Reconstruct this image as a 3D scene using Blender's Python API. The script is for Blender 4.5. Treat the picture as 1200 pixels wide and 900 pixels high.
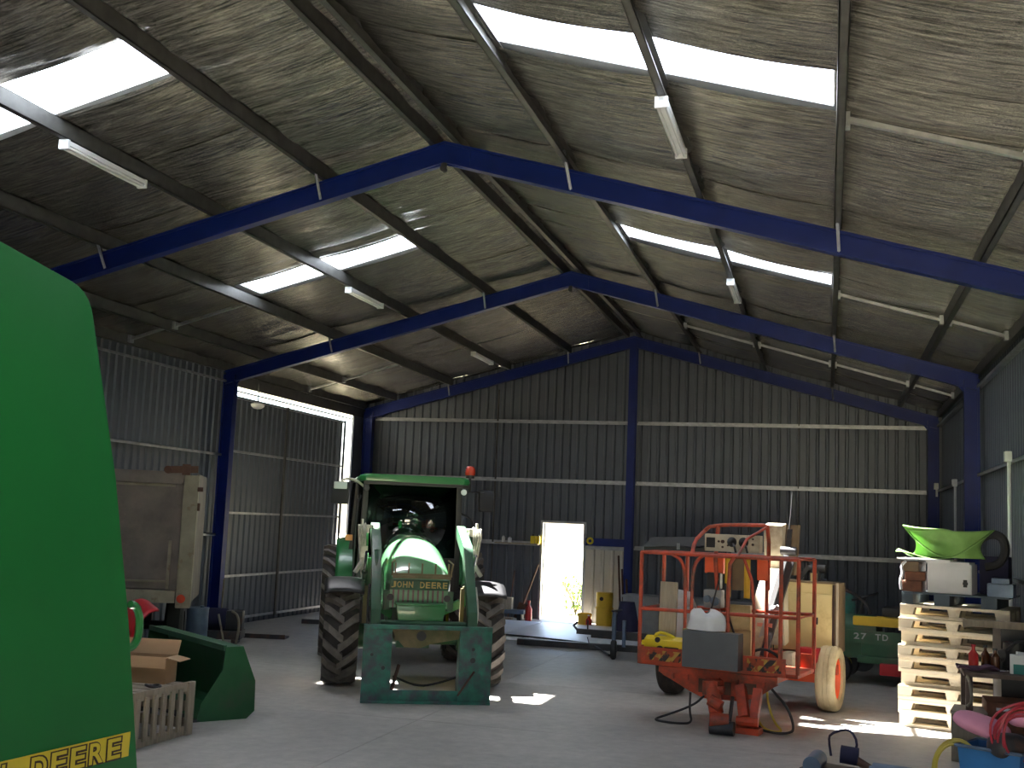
import bpy, bmesh, math, random
from mathutils import Vector, Matrix, Euler
R = math.radians
rnd = random.Random(7)
scene = bpy.context.scene
for o in list(bpy.data.objects): bpy.data.objects.remove(o)

# ------------------------------------------------------------------ camera
YAW, PITCH, ROLL, FPX = -0.275, 0.1210, 0.0420, 1326.7
cam_d = bpy.data.cameras.new('camera'); cam = bpy.data.objects.new('camera', cam_d)
scene.collection.objects.link(cam); scene.camera = cam
F = Vector((math.sin(YAW)*math.cos(PITCH), math.cos(YAW)*math.cos(PITCH), math.sin(PITCH)))
r0 = Vector((math.cos(YAW), -math.sin(YAW), 0)); u0 = r0.cross(F)
rr = r0*math.cos(ROLL) + u0*math.sin(ROLL); uu = -r0*math.sin(ROLL) + u0*math.cos(ROLL)
m = Matrix.Identity(4)
for i in range(3):
    m[i][0], m[i][1], m[i][2] = rr[i], uu[i], -F[i]
m[0][3], m[1][3], m[2][3] = 3.982, 0.0, 2.03
cam.matrix_world = m
cam_d.sensor_width = 36.0; cam_d.lens = 36.0*FPX/1200.0
cam_d.clip_start = 0.05; cam_d.clip_end = 500

# ------------------------------------------------------------------ light
world = bpy.data.worlds.new('world'); scene.world = world; world.use_nodes = True
nt = world.node_tree; nt.nodes.clear()
wo = nt.nodes.new('ShaderNodeOutputWorld'); bg = nt.nodes.new('ShaderNodeBackground')
sky = nt.nodes.new('ShaderNodeTexSky'); sky.sky_type = 'NISHITA'; sky.sun_disc = False
sky.sun_elevation = R(66); sky.sun_rotation = R(-62); sky.air_density = 1.0; sky.dust_density = 2.0; sky.altitude = 50
nt.links.new(sky.outputs[0], bg.inputs[0]); nt.links.new(bg.outputs[0], wo.inputs[0])
bg.inputs[1].default_value = 1.0
sun_d = bpy.data.lights.new('sun', 'SUN'); sun = bpy.data.objects.new('sun', sun_d); scene.collection.objects.link(sun)
sun_d.energy = 110.0; sun_d.angle = R(1.0); sun_d.color = (1.0, 0.95, 0.88)
sun.rotation_euler = Vector((2.15, -1.05, -5.4)).to_track_quat('-Z', 'Y').to_euler()
sun.location = (-8, 20, 20)
vs = scene.view_settings
vs.view_transform = 'Standard'; vs.look = 'None'; vs.gamma = 1.0; vs.use_curve_mapping = False
vs.exposure = 0.22

# ------------------------------------------------------------------ materials
def mat(name, col, rough=0.6, metal=0.0, var=0.12, scale=6.0, bump=0.0, bscale=60.0, stretch=(1, 1, 1),
        dirt=None, dirt_amt=0.35, dirt_scale=2.5, coat=0.0, spec=0.5):
    M = bpy.data.materials.new(name); M.use_nodes = True; t = M.node_tree; N = t.nodes; L = t.links
    b = N['Principled BSDF']
    b.inputs['Roughness'].default_value = rough; b.inputs['Metallic'].default_value = metal
    b.inputs['Coat Weight'].default_value = coat; b.inputs['Specular IOR Level'].default_value = spec
    tc = N.new('ShaderNodeTexCoord'); mp = N.new('ShaderNodeMapping'); mp.inputs['Scale'].default_value = stretch
    L.new(tc.outputs['Object'], mp.inputs[0])
    n = N.new('ShaderNodeTexNoise'); n.inputs['Scale'].default_value = scale; n.inputs['Detail'].default_value = 5
    L.new(mp.outputs[0], n.inputs['Vector'])
    r = N.new('ShaderNodeValToRGB'); r.color_ramp.elements[0].position = 0.3; r.color_ramp.elements[1].position = 0.7
    r.color_ramp.elements[0].color = tuple(c*(1-var) for c in col)+(1,)
    r.color_ramp.elements[1].color = tuple(min(1, c*(1+var)) for c in col)+(1,)
    L.new(n.outputs['Fac'], r.inputs[0]); out = r.outputs[0]
    if dirt:
        n2 = N.new('ShaderNodeTexNoise'); n2.inputs['Scale'].default_value = dirt_scale; n2.inputs['Detail'].default_value = 9
        n2.inputs['Roughness'].default_value = 0.7
        L.new(tc.outputs['Object'], n2.inputs['Vector'])
        r2 = N.new('ShaderNodeValToRGB'); r2.color_ramp.elements[0].position = 0.62-dirt_amt*0.4; r2.color_ramp.elements[1].position = 0.8-dirt_amt*0.3
        r2.color_ramp.elements[0].color = (0, 0, 0, 1); r2.color_ramp.elements[1].color = (1, 1, 1, 1)
        L.new(n2.outputs['Fac'], r2.inputs[0])
        mx = N.new('ShaderNodeMix'); mx.data_type = 'RGBA'
        L.new(r2.outputs[0], mx.inputs['Factor']); L.new(out, mx.inputs['A']); mx.inputs['B'].default_value = tuple(dirt)+(1,)
        out = mx.outputs['Result']
    L.new(out, b.inputs['Base Color'])
    if bump:
        nb = N.new('ShaderNodeTexNoise'); nb.inputs['Scale'].default_value = bscale; nb.inputs['Detail'].default_value = 3
        L.new(mp.outputs[0], nb.inputs['Vector'])
        bp = N.new('ShaderNodeBump'); bp.inputs['Strength'].default_value = bump; bp.inputs['Distance'].default_value = 0.02
        L.new(nb.outputs['Fac'], bp.inputs['Height']); L.new(bp.outputs[0], b.inputs['Normal'])
    return M

def glass(name, tint, rough=0.02, alpha=0.12):
    M = bpy.data.materials.new(name); M.use_nodes = True; t = M.node_tree; N = t.nodes; L = t.links
    N.remove(N['Principled BSDF']); o = N['Material Output']
    tr = N.new('ShaderNodeBsdfTransparent'); tr.inputs[0].default_value = tuple(tint)+(1,)
    gl = N.new('ShaderNodeBsdfGlossy'); gl.inputs['Roughness'].default_value = rough
    fr = N.new('ShaderNodeFresnel'); fr.inputs[0].default_value = 1.5
    ad = N.new('ShaderNodeMath'); ad.operation = 'ADD'; ad.inputs[1].default_value = alpha; ad.use_clamp = True
    mx = N.new('ShaderNodeMixShader')
    L.new(fr.outputs[0], ad.inputs[0]); L.new(ad.outputs[0], mx.inputs[0]); L.new(tr.outputs[0], mx.inputs[1]); L.new(gl.outputs[0], mx.inputs[2])
    L.new(mx.outputs[0], o.inputs[0])
    return M

def skylight_mat():
    M = bpy.data.materials.new('fibreglass_skylight'); M.use_nodes = True; t = M.node_tree; N = t.nodes; L = t.links
    N.remove(N['Principled BSDF']); o = N['Material Output']
    tr = N.new('ShaderNodeBsdfTransparent'); tr.inputs[0].default_value = (0.93, 0.96, 1.0, 1)
    tl = N.new('ShaderNodeBsdfTranslucent'); tl.inputs[0].default_value = (0.85, 0.93, 1.0, 1)
    mx = N.new('ShaderNodeMixShader'); mx.inputs[0].default_value = 0.25
    L.new(tr.outputs[0], mx.inputs[1]); L.new(tl.outputs[0], mx.inputs[2]); L.new(mx.outputs[0], o.inputs[0])
    return M

def foil_mat():
    M = bpy.data.materials.new('foil_insulation'); M.use_nodes = True; t = M.node_tree; N = t.nodes; L = t.links
    b = N['Principled BSDF']; b.inputs['Metallic'].default_value = 0.92; b.inputs['Roughness'].default_value = 0.33
    tc = N.new('ShaderNodeTexCoord')
    def noise(sc, s, d=4, rg=0.6):
        mp = N.new('ShaderNodeMapping'); mp.inputs['Scale'].default_value = sc; L.new(tc.outputs['Object'], mp.inputs[0])
        n = N.new('ShaderNodeTexNoise'); n.inputs['Scale'].default_value = s; n.inputs['Detail'].default_value = d; n.inputs['Roughness'].default_value = rg
        L.new(mp.outputs[0], n.inputs['Vector']); return n
    n1 = noise((2.2, 22, 2.2), 1.6, 5, .68); n2 = noise((16, 30, 16), 1.6, 3, .7); n3 = noise((.7, 1.0, .7), 1.1, 2)
    r = N.new('ShaderNodeValToRGB')
    r.color_ramp.elements[0].position = 0.34; r.color_ramp.elements[0].color = (0.05, 0.047, 0.043, 1)
    r.color_ramp.elements[1].position = 0.74; r.color_ramp.elements[1].color = (0.60, 0.575, 0.52, 1)  # pale streaks in the colour stand in for glints off the wrinkles
    L.new(n1.outputs['Fac'], r.inputs[0]); L.new(r.outputs[0], b.inputs['Base Color'])
    rr_ = N.new('ShaderNodeMapRange'); rr_.inputs['To Min'].default_value = 0.12; rr_.inputs['To Max'].default_value = 0.30
    L.new(n3.outputs['Fac'], rr_.inputs['Value']); L.new(rr_.outputs[0], b.inputs['Roughness'])
    b1 = N.new('ShaderNodeBump'); b1.inputs['Strength'].default_value = 1.0; b1.inputs['Distance'].default_value = 0.05
    b2 = N.new('ShaderNodeBump'); b2.inputs['Strength'].default_value = 1.0; b2.inputs['Distance'].default_value = 0.012
    L.new(n1.outputs['Fac'], b1.inputs['Height']); L.new(n2.outputs['Fac'], b2.inputs['Height'])
    L.new(b1.outputs[0], b2.inputs['Normal']); L.new(b2.outputs[0], b.inputs['Normal'])
    return M

def concrete_mat():
    M = bpy.data.materials.new('dusty_concrete'); M.use_nodes = True; t = M.node_tree; N = t.nodes; L = t.links
    b = N['Principled BSDF']; tc = N.new('ShaderNodeTexCoord')
    def noise(s, d, rg=0.6):
        n = N.new('ShaderNodeTexNoise'); n.inputs['Scale'].default_value = s; n.inputs['Detail'].default_value = d; n.inputs['Roughness'].default_value = rg
        L.new(tc.outputs['Object'], n.inputs['Vector']); return n
    a = noise(0.55, 6, 0.65); c = noise(7, 8, 0.7); d = noise(120, 2)
    r = N.new('ShaderNodeValToRGB'); e = r.color_ramp.elements
    e[0].position = 0.32; e[0].color = (0.33, 0.31, 0.28, 1); e[1].position = 0.7; e[1].color = (0.48, 0.45, 0.41, 1)
    L.new(a.outputs['Fac'], r.inputs[0])
    r2 = N.new('ShaderNodeValToRGB'); e = r2.color_ramp.elements
    e[0].position = 0.35; e[0].color = (0.78, 0.78, 0.78, 1); e[1].position = 0.65; e[1].color = (1, 1, 1, 1)
    L.new(c.outputs['Fac'], r2.inputs[0])
    mx = N.new('ShaderNodeMix'); mx.data_type = 'RGBA'; mx.blend_type = 'MULTIPLY'; mx.inputs['Factor'].default_value = 0.9
    L.new(r.outputs[0], mx.inputs['A']); L.new(r2.outputs[0], mx.inputs['B']); L.new(mx.outputs['Result'], b.inputs['Base Color'])
    rg = N.new('ShaderNodeMapRange'); rg.inputs['To Min'].default_value = 0.38; rg.inputs['To Max'].default_value = 0.7
    L.new(a.outputs['Fac'], rg.inputs['Value']); L.new(rg.outputs[0], b.inputs['Roughness'])
    bp = N.new('ShaderNodeBump'); bp.inputs['Strength'].default_value = 0.12; bp.inputs['Distance'].default_value = 0.01
    L.new(d.outputs['Fac'], bp.inputs['Height']); L.new(bp.outputs[0], b.inputs['Normal'])
    return M

def hazard_mat():
    M = bpy.data.materials.new('hazard_stripes'); M.use_nodes = True; t = M.node_tree; N = t.nodes; L = t.links
    b = N['Principled BSDF']; b.inputs['Roughness'].default_value = 0.6; tc = N.new('ShaderNodeTexCoord')
    mp = N.new('ShaderNodeMapping'); mp.inputs['Rotation'].default_value = (0, R(-40), 0); L.new(tc.outputs['Object'], mp.inputs[0])
    w = N.new('ShaderNodeTexWave'); w.wave_type = 'BANDS'; w.bands_direction = 'X'; w.inputs['Scale'].default_value = 2.6; w.inputs['Distortion'].default_value = 0.25
    L.new(mp.outputs[0], w.inputs['Vector'])
    r = N.new('ShaderNodeValToRGB'); r.color_ramp.interpolation = 'CONSTANT'
    r.color_ramp.elements[0].color = (0.03, 0.02, 0.02, 1); r.color_ramp.elements[1].position = 0.5; r.color_ramp.elements[1].color = (0.5, 0.30, 0.06, 1)
    L.new(w.outputs['Fac'], r.inputs[0])
    n = N.new('ShaderNodeTexNoise'); n.inputs['Scale'].default_value = 14; n.inputs['Detail'].default_value = 6; L.new(tc.outputs['Object'], n.inputs['Vector'])
    r2 = N.new('ShaderNodeValToRGB'); r2.color_ramp.elements[0].position = .48; r2.color_ramp.elements[1].position = .56
    L.new(n.outputs['Fac'], r2.inputs[0])
    mx = N.new('ShaderNodeMix'); mx.data_type = 'RGBA'; L.new(r2.outputs[0], mx.inputs['Factor']); L.new(r.outputs[0], mx.inputs['A']); mx.inputs['B'].default_value = (0.38, 0.06, 0.02, 1)
    L.new(mx.outputs['Result'], b.inputs['Base Color'])
    return M

RUST = (0.16, 0.07, 0.035)
DUST = (0.30, 0.27, 0.23)
M_ = dict(
 hoodp=mat('dusty_sunlit_green_hood', (0.10, 0.26, 0.12), 0.3, 0, 0.1, 3, coat=1.0),  # dusty green, lightened further so the sunlit hood burns out
 blue=mat('blue_steel_paint', (0.004, 0.018, 0.16), 0.42, 0.1, 0.15, 3, spec=0.4),
 galv=mat('galvanised_steel', (0.42, 0.43, 0.45), 0.42, 0.8, 0.2, 9, bump=0.05),
 purlin=mat('dull_galvanised_purlin', (0.10, 0.098, 0.092), 0.5, 0.5, 0.2, 7),
 clad=mat('zincalume_cladding', (0.122, 0.135, 0.158), 0.45, 0.4, 0.06, 2.0),
 door_lit_clad=mat('door_lit_cladding', (0.52, 0.49, 0.42), 0.5, 0.1, 0.05, 2.0),
 roof=mat('roof_steel', (0.5, 0.5, 0.5), 0.5, 0.5),
 foil=foil_mat(), sky=skylight_mat(), conc=concrete_mat(), hazard=hazard_mat(),
 white=mat('white_plastic', (0.75, 0.76, 0.76), 0.45, 0, 0.04),
 tube=mat('tube_glass_white', (0.85, 0.86, 0.86), 0.2, 0, 0.02),
 jd=mat('green_paint', (0.018, 0.17, 0.045), 0.35, 0, 0.1, 4, coat=0.25),
 jdpanel=mat('green_panel_paint', (0.009, 0.15, 0.036), 0.45, 0, 0.06, 1.5, spec=0.25),
 jddark=mat('dark_green_paint', (0.02, 0.085, 0.04), 0.45, 0, 0.2, 5, dirt=(0.07, 0.06, 0.04), dirt_amt=0.3),
 bucketg=mat('bucket_green_paint', (0.014, 0.095, 0.032), 0.5, 0, 0.15, 5, dirt=(0.05, 0.07, 0.04), dirt_amt=0.25),
 teal=mat('weathered_teal_paint', (0.03, 0.17, 0.12), 0.55, 0.1, 0.35, 7, dirt=(0.07, 0.06, 0.08), dirt_amt=0.5, dirt_scale=5, bump=0.1, bscale=30),
 jdy=mat('yellow_paint', (0.72, 0.55, 0.04), 0.45, 0, 0.06),
 fadey=mat('faded_yellow_paint', (0.42, 0.32, 0.10), 0.6, 0, 0.3, 14),
 brown=mat('dark_brown_print', (0.045, 0.02, 0.015), 0.6),
 tyre=mat('tyre_rubber', (0.03, 0.024, 0.022), 0.75, 0, 0.3, 8, dirt=(0.06, 0.045, 0.035), dirt_amt=0.35, dirt_scale=4),
 lug=mat('worn_lug_rubber', (0.15, 0.13, 0.115), 0.7, 0, 0.25, 10),
 rubber=mat('black_rubber', (0.02, 0.02, 0.022), 0.6),
 black=mat('black_plastic', (0.018, 0.018, 0.02), 0.45),
 darkm=mat('dark_steel', (0.05, 0.05, 0.055), 0.5, 0.4, 0.2, dirt=RUST, dirt_amt=0.2),
 chrome=mat('chrome_rod', (0.8, 0.8, 0.8), 0.15, 1.0, 0.02),
 cast=mat('dusty_casting', (0.22, 0.17, 0.09), 0.65, 0.1, 0.25, 6, dirt=(0.10, 0.12, 0.05), dirt_amt=0.4),
 creamm=mat('cream_metal_fittings', (0.62, 0.60, 0.50), 0.4, 0.3, 0.15, 20),
 grille=mat('grille_bars', (0.13, 0.085, 0.08), 0.5, 0.2),
 wscreen=glass('windscreen_glass', (0.30, 0.42, 0.37), 0.02, 0.07),
 dglass=glass('dark_cab_glass', (0.28, 0.30, 0.29), 0.03, 0.03),
 beacon=mat('red_beacon_lens', (0.55, 0.05, 0.02), 0.25, 0, 0.05, coat=0.5),
 amber=mat('amber_lens', (0.85, 0.35, 0.08), 0.3, 0, 0.05),
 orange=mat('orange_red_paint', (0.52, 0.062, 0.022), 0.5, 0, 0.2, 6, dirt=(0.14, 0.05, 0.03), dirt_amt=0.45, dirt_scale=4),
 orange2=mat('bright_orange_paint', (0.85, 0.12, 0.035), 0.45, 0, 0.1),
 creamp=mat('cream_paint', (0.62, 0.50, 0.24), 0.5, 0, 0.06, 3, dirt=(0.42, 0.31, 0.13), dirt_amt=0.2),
 creampale=mat('pale_cream_paint', (0.50, 0.45, 0.34), 0.55, 0, 0.08, 3, dirt=(0.25, 0.17, 0.11), dirt_amt=0.3),
 creamtyre=mat('cream_tyre', (0.50, 0.42, 0.26), 0.8, 0, 0.12, 6, dirt=(0.30, 0.24, 0.13), dirt_amt=0.3),
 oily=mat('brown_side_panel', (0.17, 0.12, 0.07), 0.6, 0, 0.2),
 greybox=mat('grey_enclosure', (0.11, 0.115, 0.125), 0.55, 0.1, 0.1, 5, dirt=(0.17, 0.06, 0.05), dirt_amt=0.02),
 ltgrey=mat('light_grey_metal', (0.33, 0.34, 0.35), 0.5, 0.2, 0.1),
 yellow=mat('yellow_plastic', (0.75, 0.58, 0.02), 0.45, 0, 0.06),
 ywb=mat('yellow_bucket_plastic', (0.72, 0.45, 0.03), 0.5, 0, 0.06),
 bag=mat('white_plastic_bag', (0.72, 0.73, 0.76), 0.35, 0, 0.05, bump=0.3, bscale=14),
 board=mat('unpainted_board', (0.42, 0.36, 0.27), 0.7, 0, 0.15, 5, stretch=(8, 8, 1)),
 pinkp=mat('faded_pink_paint', (0.62, 0.25, 0.20), 0.6, 0, 0.1),
 palletp=mat('cream_pallet_plastic', (0.78, 0.68, 0.50), 0.55, 0, 0.05, 3, dirt=(0.45, 0.34, 0.2), dirt_amt=0.12),
 palletd=mat('grey_blue_pallet', (0.05, 0.075, 0.095), 0.6, 0, 0.15),
 card=mat('cardboard', (0.42, 0.26, 0.14), 0.8, 0, 0.08, 4),
 card2=mat('brown_package', (0.16, 0.06, 0.03), 0.7, 0, 0.4, 12),
 limecloth=mat('lime_green_cloth', (0.20, 0.38, 0.10), 0.8, 0, 0.2, 5, bump=0.2, bscale=20),
 wood=mat('weathered_wood', (0.30, 0.25, 0.19), 0.8, 0, 0.2, 4, stretch=(6, 6, 1), bump=0.15),
 benchw=mat('dark_bench_timber', (0.10, 0.065, 0.05), 0.6, 0, 0.3, 5),
 pink=mat('pink_fabric', (0.72, 0.30, 0.42), 0.85, 0, 0.06, 5, bump=0.1),
 redc=mat('red_cable', (0.42, 0.03, 0.05), 0.45),
 yelc=mat('yellow_hose', (0.50, 0.40, 0.06), 0.5),
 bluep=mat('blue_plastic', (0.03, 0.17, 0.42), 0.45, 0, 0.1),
 bluegrey=mat('blue_grey_metal', (0.13, 0.18, 0.26), 0.4, 0.3, 0.2),
 red=mat('red_plastic', (0.42, 0.012, 0.02), 0.45, 0, 0.08),
 redbr=mat('red_bottle', (0.55, 0.03, 0.03), 0.3),
 brownglass=mat('brown_bottle', (0.08, 0.025, 0.01), 0.2),
 purple=mat('purple_cloth', (0.10, 0.05, 0.09), 0.8),
 tray=mat('dusty_tray_steel', (0.17, 0.145, 0.13), 0.7, 0.15, 0.2, 3, dirt=(0.24, 0.20, 0.17), dirt_amt=0.5, dirt_scale=2),
 traypost=mat('dusty_cream_frame', (0.27, 0.24, 0.18), 0.7, 0.1, 0.2, 5, dirt=RUST, dirt_amt=0.18, dirt_scale=6),
 navy=mat('navy_cloth', (0.015, 0.015, 0.05), 0.8),
 rust=mat('rusty_rod', (0.10, 0.05, 0.035), 0.7, 0.2, 0.3),
 paleboard=mat('pale_sheet', (0.86, 0.86, 0.90), 0.38, 0, 0.04, 2),
 soil=mat('dry_ground', (0.60, 0.52, 0.40), 0.9, 0, 0.2, 2, dirt=(0.36, 0.38, 0.16), dirt_amt=0.5, dirt_scale=0.7),
 leaf=mat('foliage', (0.20, 0.30, 0.07), 0.7, 0, 0.3, 5),
 bark=mat('bark', (0.16, 0.12, 0.08), 0.9),
 clear=glass('clear_plastic', (0.9, 0.9, 0.9), 0.15, 0.15),
 teallbl=mat('teal_carton', (0.03, 0.22, 0.20), 0.6),
)

# ------------------------------------------------------------------ mesh helpers
def bas(d):
    d = Vector(d).normalized(); a = Vector((0, 0, 1)) if abs(d.z) < 0.9 else Vector((1, 0, 0))
    x = d.cross(a).normalized(); return x, d.cross(x).normalized()

class MB:
    def __init__(s): s.v = []; s.f = []
    def add(s, vs, fs):
        n = len(s.v); s.v += [tuple(v) for v in vs]; s.f += [tuple(i+n for i in f) for f in fs]; return s
    def box(s, x0, x1, y0, y1, z0, z1, rot=None, piv=None):
        vs = [Vector((x, y, z)) for x in (x0, x1) for y in (y0, y1) for z in (z0, z1)]
        if rot:
            p = Vector(piv) if piv else Vector(((x0+x1)/2, (y0+y1)/2, (z0+z1)/2)); E = Euler(rot).to_matrix()
            vs = [p+E@(v-p) for v in vs]
        return s.add(vs, [(0, 1, 3, 2), (4, 6, 7, 5), (0, 4, 5, 1), (2, 3, 7, 6), (0, 2, 6, 4), (1, 5, 7, 3)])
    def bar(s, p0, p1, w, h, up=(0, 0, 1)):
        p0 = Vector(p0); p1 = Vector(p1); d = (p1-p0).normalized(); a = Vector(up)
        if abs(d.dot(a)) > 0.98: a = Vector((0, 1, 0))
        x = d.cross(a).normalized()*w/2; y = x.cross(d).normalized()*h/2
        vs = [p+sx*x+sy*y for p in (p0, p1) for sx in (-1, 1) for sy in (-1, 1)]
        return s.add(vs, [(0, 1, 3, 2), (4, 6, 7, 5), (0, 4, 5, 1), (2, 3, 7, 6), (0, 2, 6, 4), (1, 5, 7, 3)])
    def cyl(s, p0, p1, r, r1=None, n=16):
        r1 = r if r1 is None else r1; p0 = Vector(p0); p1 = Vector(p1); x, y = bas(p1-p0)
        vs = []
        for p, q in ((p0, r), (p1, r1)):
            vs += [p+q*(x*math.cos(2*math.pi*i/n)+y*math.sin(2*math.pi*i/n)) for i in range(n)]
        fs = [(i, (i+1) % n, n+(i+1) % n, n+i) for i in range(n)]
        return s.add(vs, fs+[tuple(range(n))[::-1], tuple(range(n, 2*n))])
    def tube(s, pts, r, n=8, closed=False, smooth=0):
        P = [Vector(p) for p in pts]
        for _ in range(smooth):
            Q = [] if closed else [P[0]]
            rng = range(len(P)) if closed else range(len(P)-1)
            for i in rng:
                a, b = P[i], P[(i+1) % len(P)]; Q += [a*.75+b*.25, a*.25+b*.75]
            if not closed: Q.append(P[-1])
            P = Q
        m = len(P); vs = []; x = None
        for i, p in enumerate(P):
            a = P[i-1] if (i > 0 or closed) else p; b = P[(i+1) % m] if (i < m-1 or closed) else p
            d = (b-a).normalized()
            if x is None: x, _ = bas(d)
            x = (x-d*x.dot(d)); x = x.normalized() if x.length > 1e-5 else bas(d)[0]
            y = d.cross(x)
            vs += [p+r*(x*math.cos(2*math.pi*k/n)+y*math.sin(2*math.pi*k/n)) for k in range(n)]
        fs = []
        for i in range(m if closed else m-1):
            j = (i+1) % m
            fs += [(i*n+k, i*n+(k+1) % n, j*n+(k+1) % n, j*n+k) for k in range(n)]
        if not closed: fs += [tuple(range(n))[::-1], tuple(range((m-1)*n, m*n))]
        return s.add(vs, fs)
    def lathe(s, prof, c, ax, n=24):
        c = Vector(c); ax = Vector(ax).normalized(); x, y = bas(ax); m = len(prof); vs = []
        for k in range(n):
            d = x*math.cos(2*math.pi*k/n)+y*math.sin(2*math.pi*k/n)
            vs += [c+ax*h+d*r for (r, h) in prof]
        fs = []
        for k in range(n):
            j = (k+1) % n
            fs += [(k*m+i, k*m+i+1, j*m+i+1, j*m+i) for i in range(m-1)]
        return s.add(vs, fs)
    def prism(s, poly, f0, f1):
        """poly list of 2D; f0,f1 map (a,b)->3D for the two caps"""
        n = len(poly); vs = [f0(*p) for p in poly]+[f1(*p) for p in poly]
        return s.add(vs, [tuple(range(n))[::-1], tuple(range(n, 2*n))]+[(i, (i+1) % n, n+(i+1) % n, n+i) for i in range(n)])
    def px(s, poly, x0, x1): return s.prism(poly, lambda a, b: (x0, a, b), lambda a, b: (x1, a, b))
    def py(s, poly, y0, y1): return s.prism(poly, lambda a, b: (a, y0, b), lambda a, b: (a, y1, b))
    def pz(s, poly, z0, z1): return s.prism(poly, lambda a, b: (a, b, z0), lambda a, b: (a, b, z1))
    def loft(s, secs, cap=True):
        n = len(secs[0]); vs = [v for q in secs for v in q]; fs = []
        for i in range(len(secs)-1):
            fs += [(i*n+k, i*n+(k+1) % n, (i+1)*n+(k+1) % n, (i+1)*n+k) for k in range(n)]
        if cap: fs += [tuple(range(n))[::-1], tuple(range((len(secs)-1)*n, len(secs)*n))]
        return s.add(vs, fs)
    def grid(s, fn, nu, nv, th=0.0):
        vs = [Vector(fn(i/nu, j/nv)) for i in range(nu+1) for j in range(nv+1)]
        fs = [(i*(nv+1)+j, (i+1)*(nv+1)+j, (i+1)*(nv+1)+j+1, i*(nv+1)+j+1) for i in range(nu) for j in range(nv)]
        return s.add(vs, fs)
    def mesh(s, name, mt, bevel=0.0, ang=35):
        me = bpy.data.meshes.new(name); me.from_pydata(s.v, [], s.f)
        bm = bmesh.new(); bm.from_mesh(me); bmesh.ops.recalc_face_normals(bm, faces=bm.faces)
        if bevel: 
            es = [e for e in bm.edges if len(e.link_faces) == 2 and e.calc_face_angle(0) > R(30)]
            bmesh.ops.bevel(bm, geom=es, offset=bevel, segments=2, affect='EDGES', profile=0.7, clamp_overlap=True)
        bm.to_mesh(me); bm.free()
        me.materials.append(mt if not isinstance(mt, str) else M_[mt])
        for p in me.polygons: p.use_smooth = True
        me.set_sharp_from_angle(angle=R(ang))
        return me
    def obj(s, name, mt, parent=None, bevel=0.0, loc=(0, 0, 0), rot=(0, 0, 0), ang=35):
        return link(name, s.mesh(name, mt, bevel, ang), parent, loc, rot)

def link(name, me, parent=None, loc=(0, 0, 0), rot=(0, 0, 0)):
    o = bpy.data.objects.new(name, me); scene.collection.objects.link(o); o.parent = parent
    o.location = loc; o.rotation_euler = rot; return o
def tag(o, label, cat, group=None, kind=None):
    o['label'] = label
    if cat: o['category'] = cat
    if group: o['group'] = group
    if kind: o['kind'] = kind
    return o
def thing(name, label, cat, loc=(0, 0, 0), rz=0.0, group=None):
    return tag(link(name, None, None, loc, (0, 0, rz)), label, cat, group)
def struct(name, parent=None, me=None, loc=(0, 0, 0)):
    o = link(name, me, parent, loc)
    if parent is None: o['kind'] = 'structure'
    return o
def dup(root, loc, rz, label=None, group=None):
    c = root.copy(); scene.collection.objects.link(c); c.location = loc; c.rotation_euler = (0, 0, rz)
    if label: c['label'] = label
    if group: c['group'] = group
    def rec(a, b):
        for ch in [x for x in bpy.data.objects if x.parent == a]:
            d = ch.copy(); scene.collection.objects.link(d); d.parent = b; rec(ch, d)
    rec(root, c); return c
def solidify(o, t, off=0):
    md = o.modifiers.new('solid', 'SOLIDIFY'); md.thickness = t; md.offset = off; return o

def charmesh(ch, bold=0.03):
    cu = bpy.data.curves.new('txt', 'FONT'); cu.body = ch; cu.size = 1; cu.extrude = 0.0; cu.offset = bold; cu.resolution_u = 4
    ob = bpy.data.objects.new('txt', cu); scene.collection.objects.link(ob)
    bpy.context.view_layer.update()
    dg = bpy.context.evaluated_depsgraph_get()
    me = bpy.data.meshes.new_from_object(ob.evaluated_get(dg)); bpy.data.objects.remove(ob)
    vs = [Vector(v.co) for v in me.vertices]; fs = [tuple(p.vertices) for p in me.polygons]; bpy.data.meshes.remove(me)
    x0 = min(v.x for v in vs); x1 = max(v.x for v in vs); y0 = min(v.y for v in vs); y1 = max(v.y for v in vs)
    return [((v.x-x0)/(x1-x0), (v.y-y0)/(y1-y0)) for v in vs], fs
def letters(parent, mt, name, st, org, ux, uz, pitch, w, h, shear=0.0, bold=0.03, off=0.0):
    for i, ch in enumerate(st):
        if ch != ' ':
            g = MB(); text(g, ch, Vector(org)+Vector(ux)*(i*pitch), ux, uz, pitch, w, h, shear, bold, off)
            link(name, g.mesh(name, mt), parent)
_cc = {}
def text(mb, s, org, ux, uz, pitch, w, h, shear=0.0, bold=0.03, off=0.0):
    """flat lettering: org = lower left corner, ux/uz unit vectors, off along normal"""
    org = Vector(org); ux = Vector(ux); uz = Vector(uz); nn = ux.cross(uz)
    for i, ch in enumerate(s):
        if ch == ' ': continue
        if (ch, bold) not in _cc: _cc[(ch, bold)] = charmesh(ch, bold)
        vs, fs = _cc[(ch, bold)]
        mb.add([org+ux*(i*pitch+(a+(b*shear))*w)+uz*(b*h)+nn*off for a, b in vs], fs)
    return mb

# ------------------------------------------------------------------ the shed
HW, HE, S, DEP = 5.853, 4.229, 0.27, 0.235
FR = [4.87, 11.12, 17.37, 23.55]
YB, YF = 23.80, -1.45
WX = 6.16
def rz_(x, off=0.0): return HE+off+S*(HW-abs(x))      # underside of rafter + offset

ceil = struct('ceiling')
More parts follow.
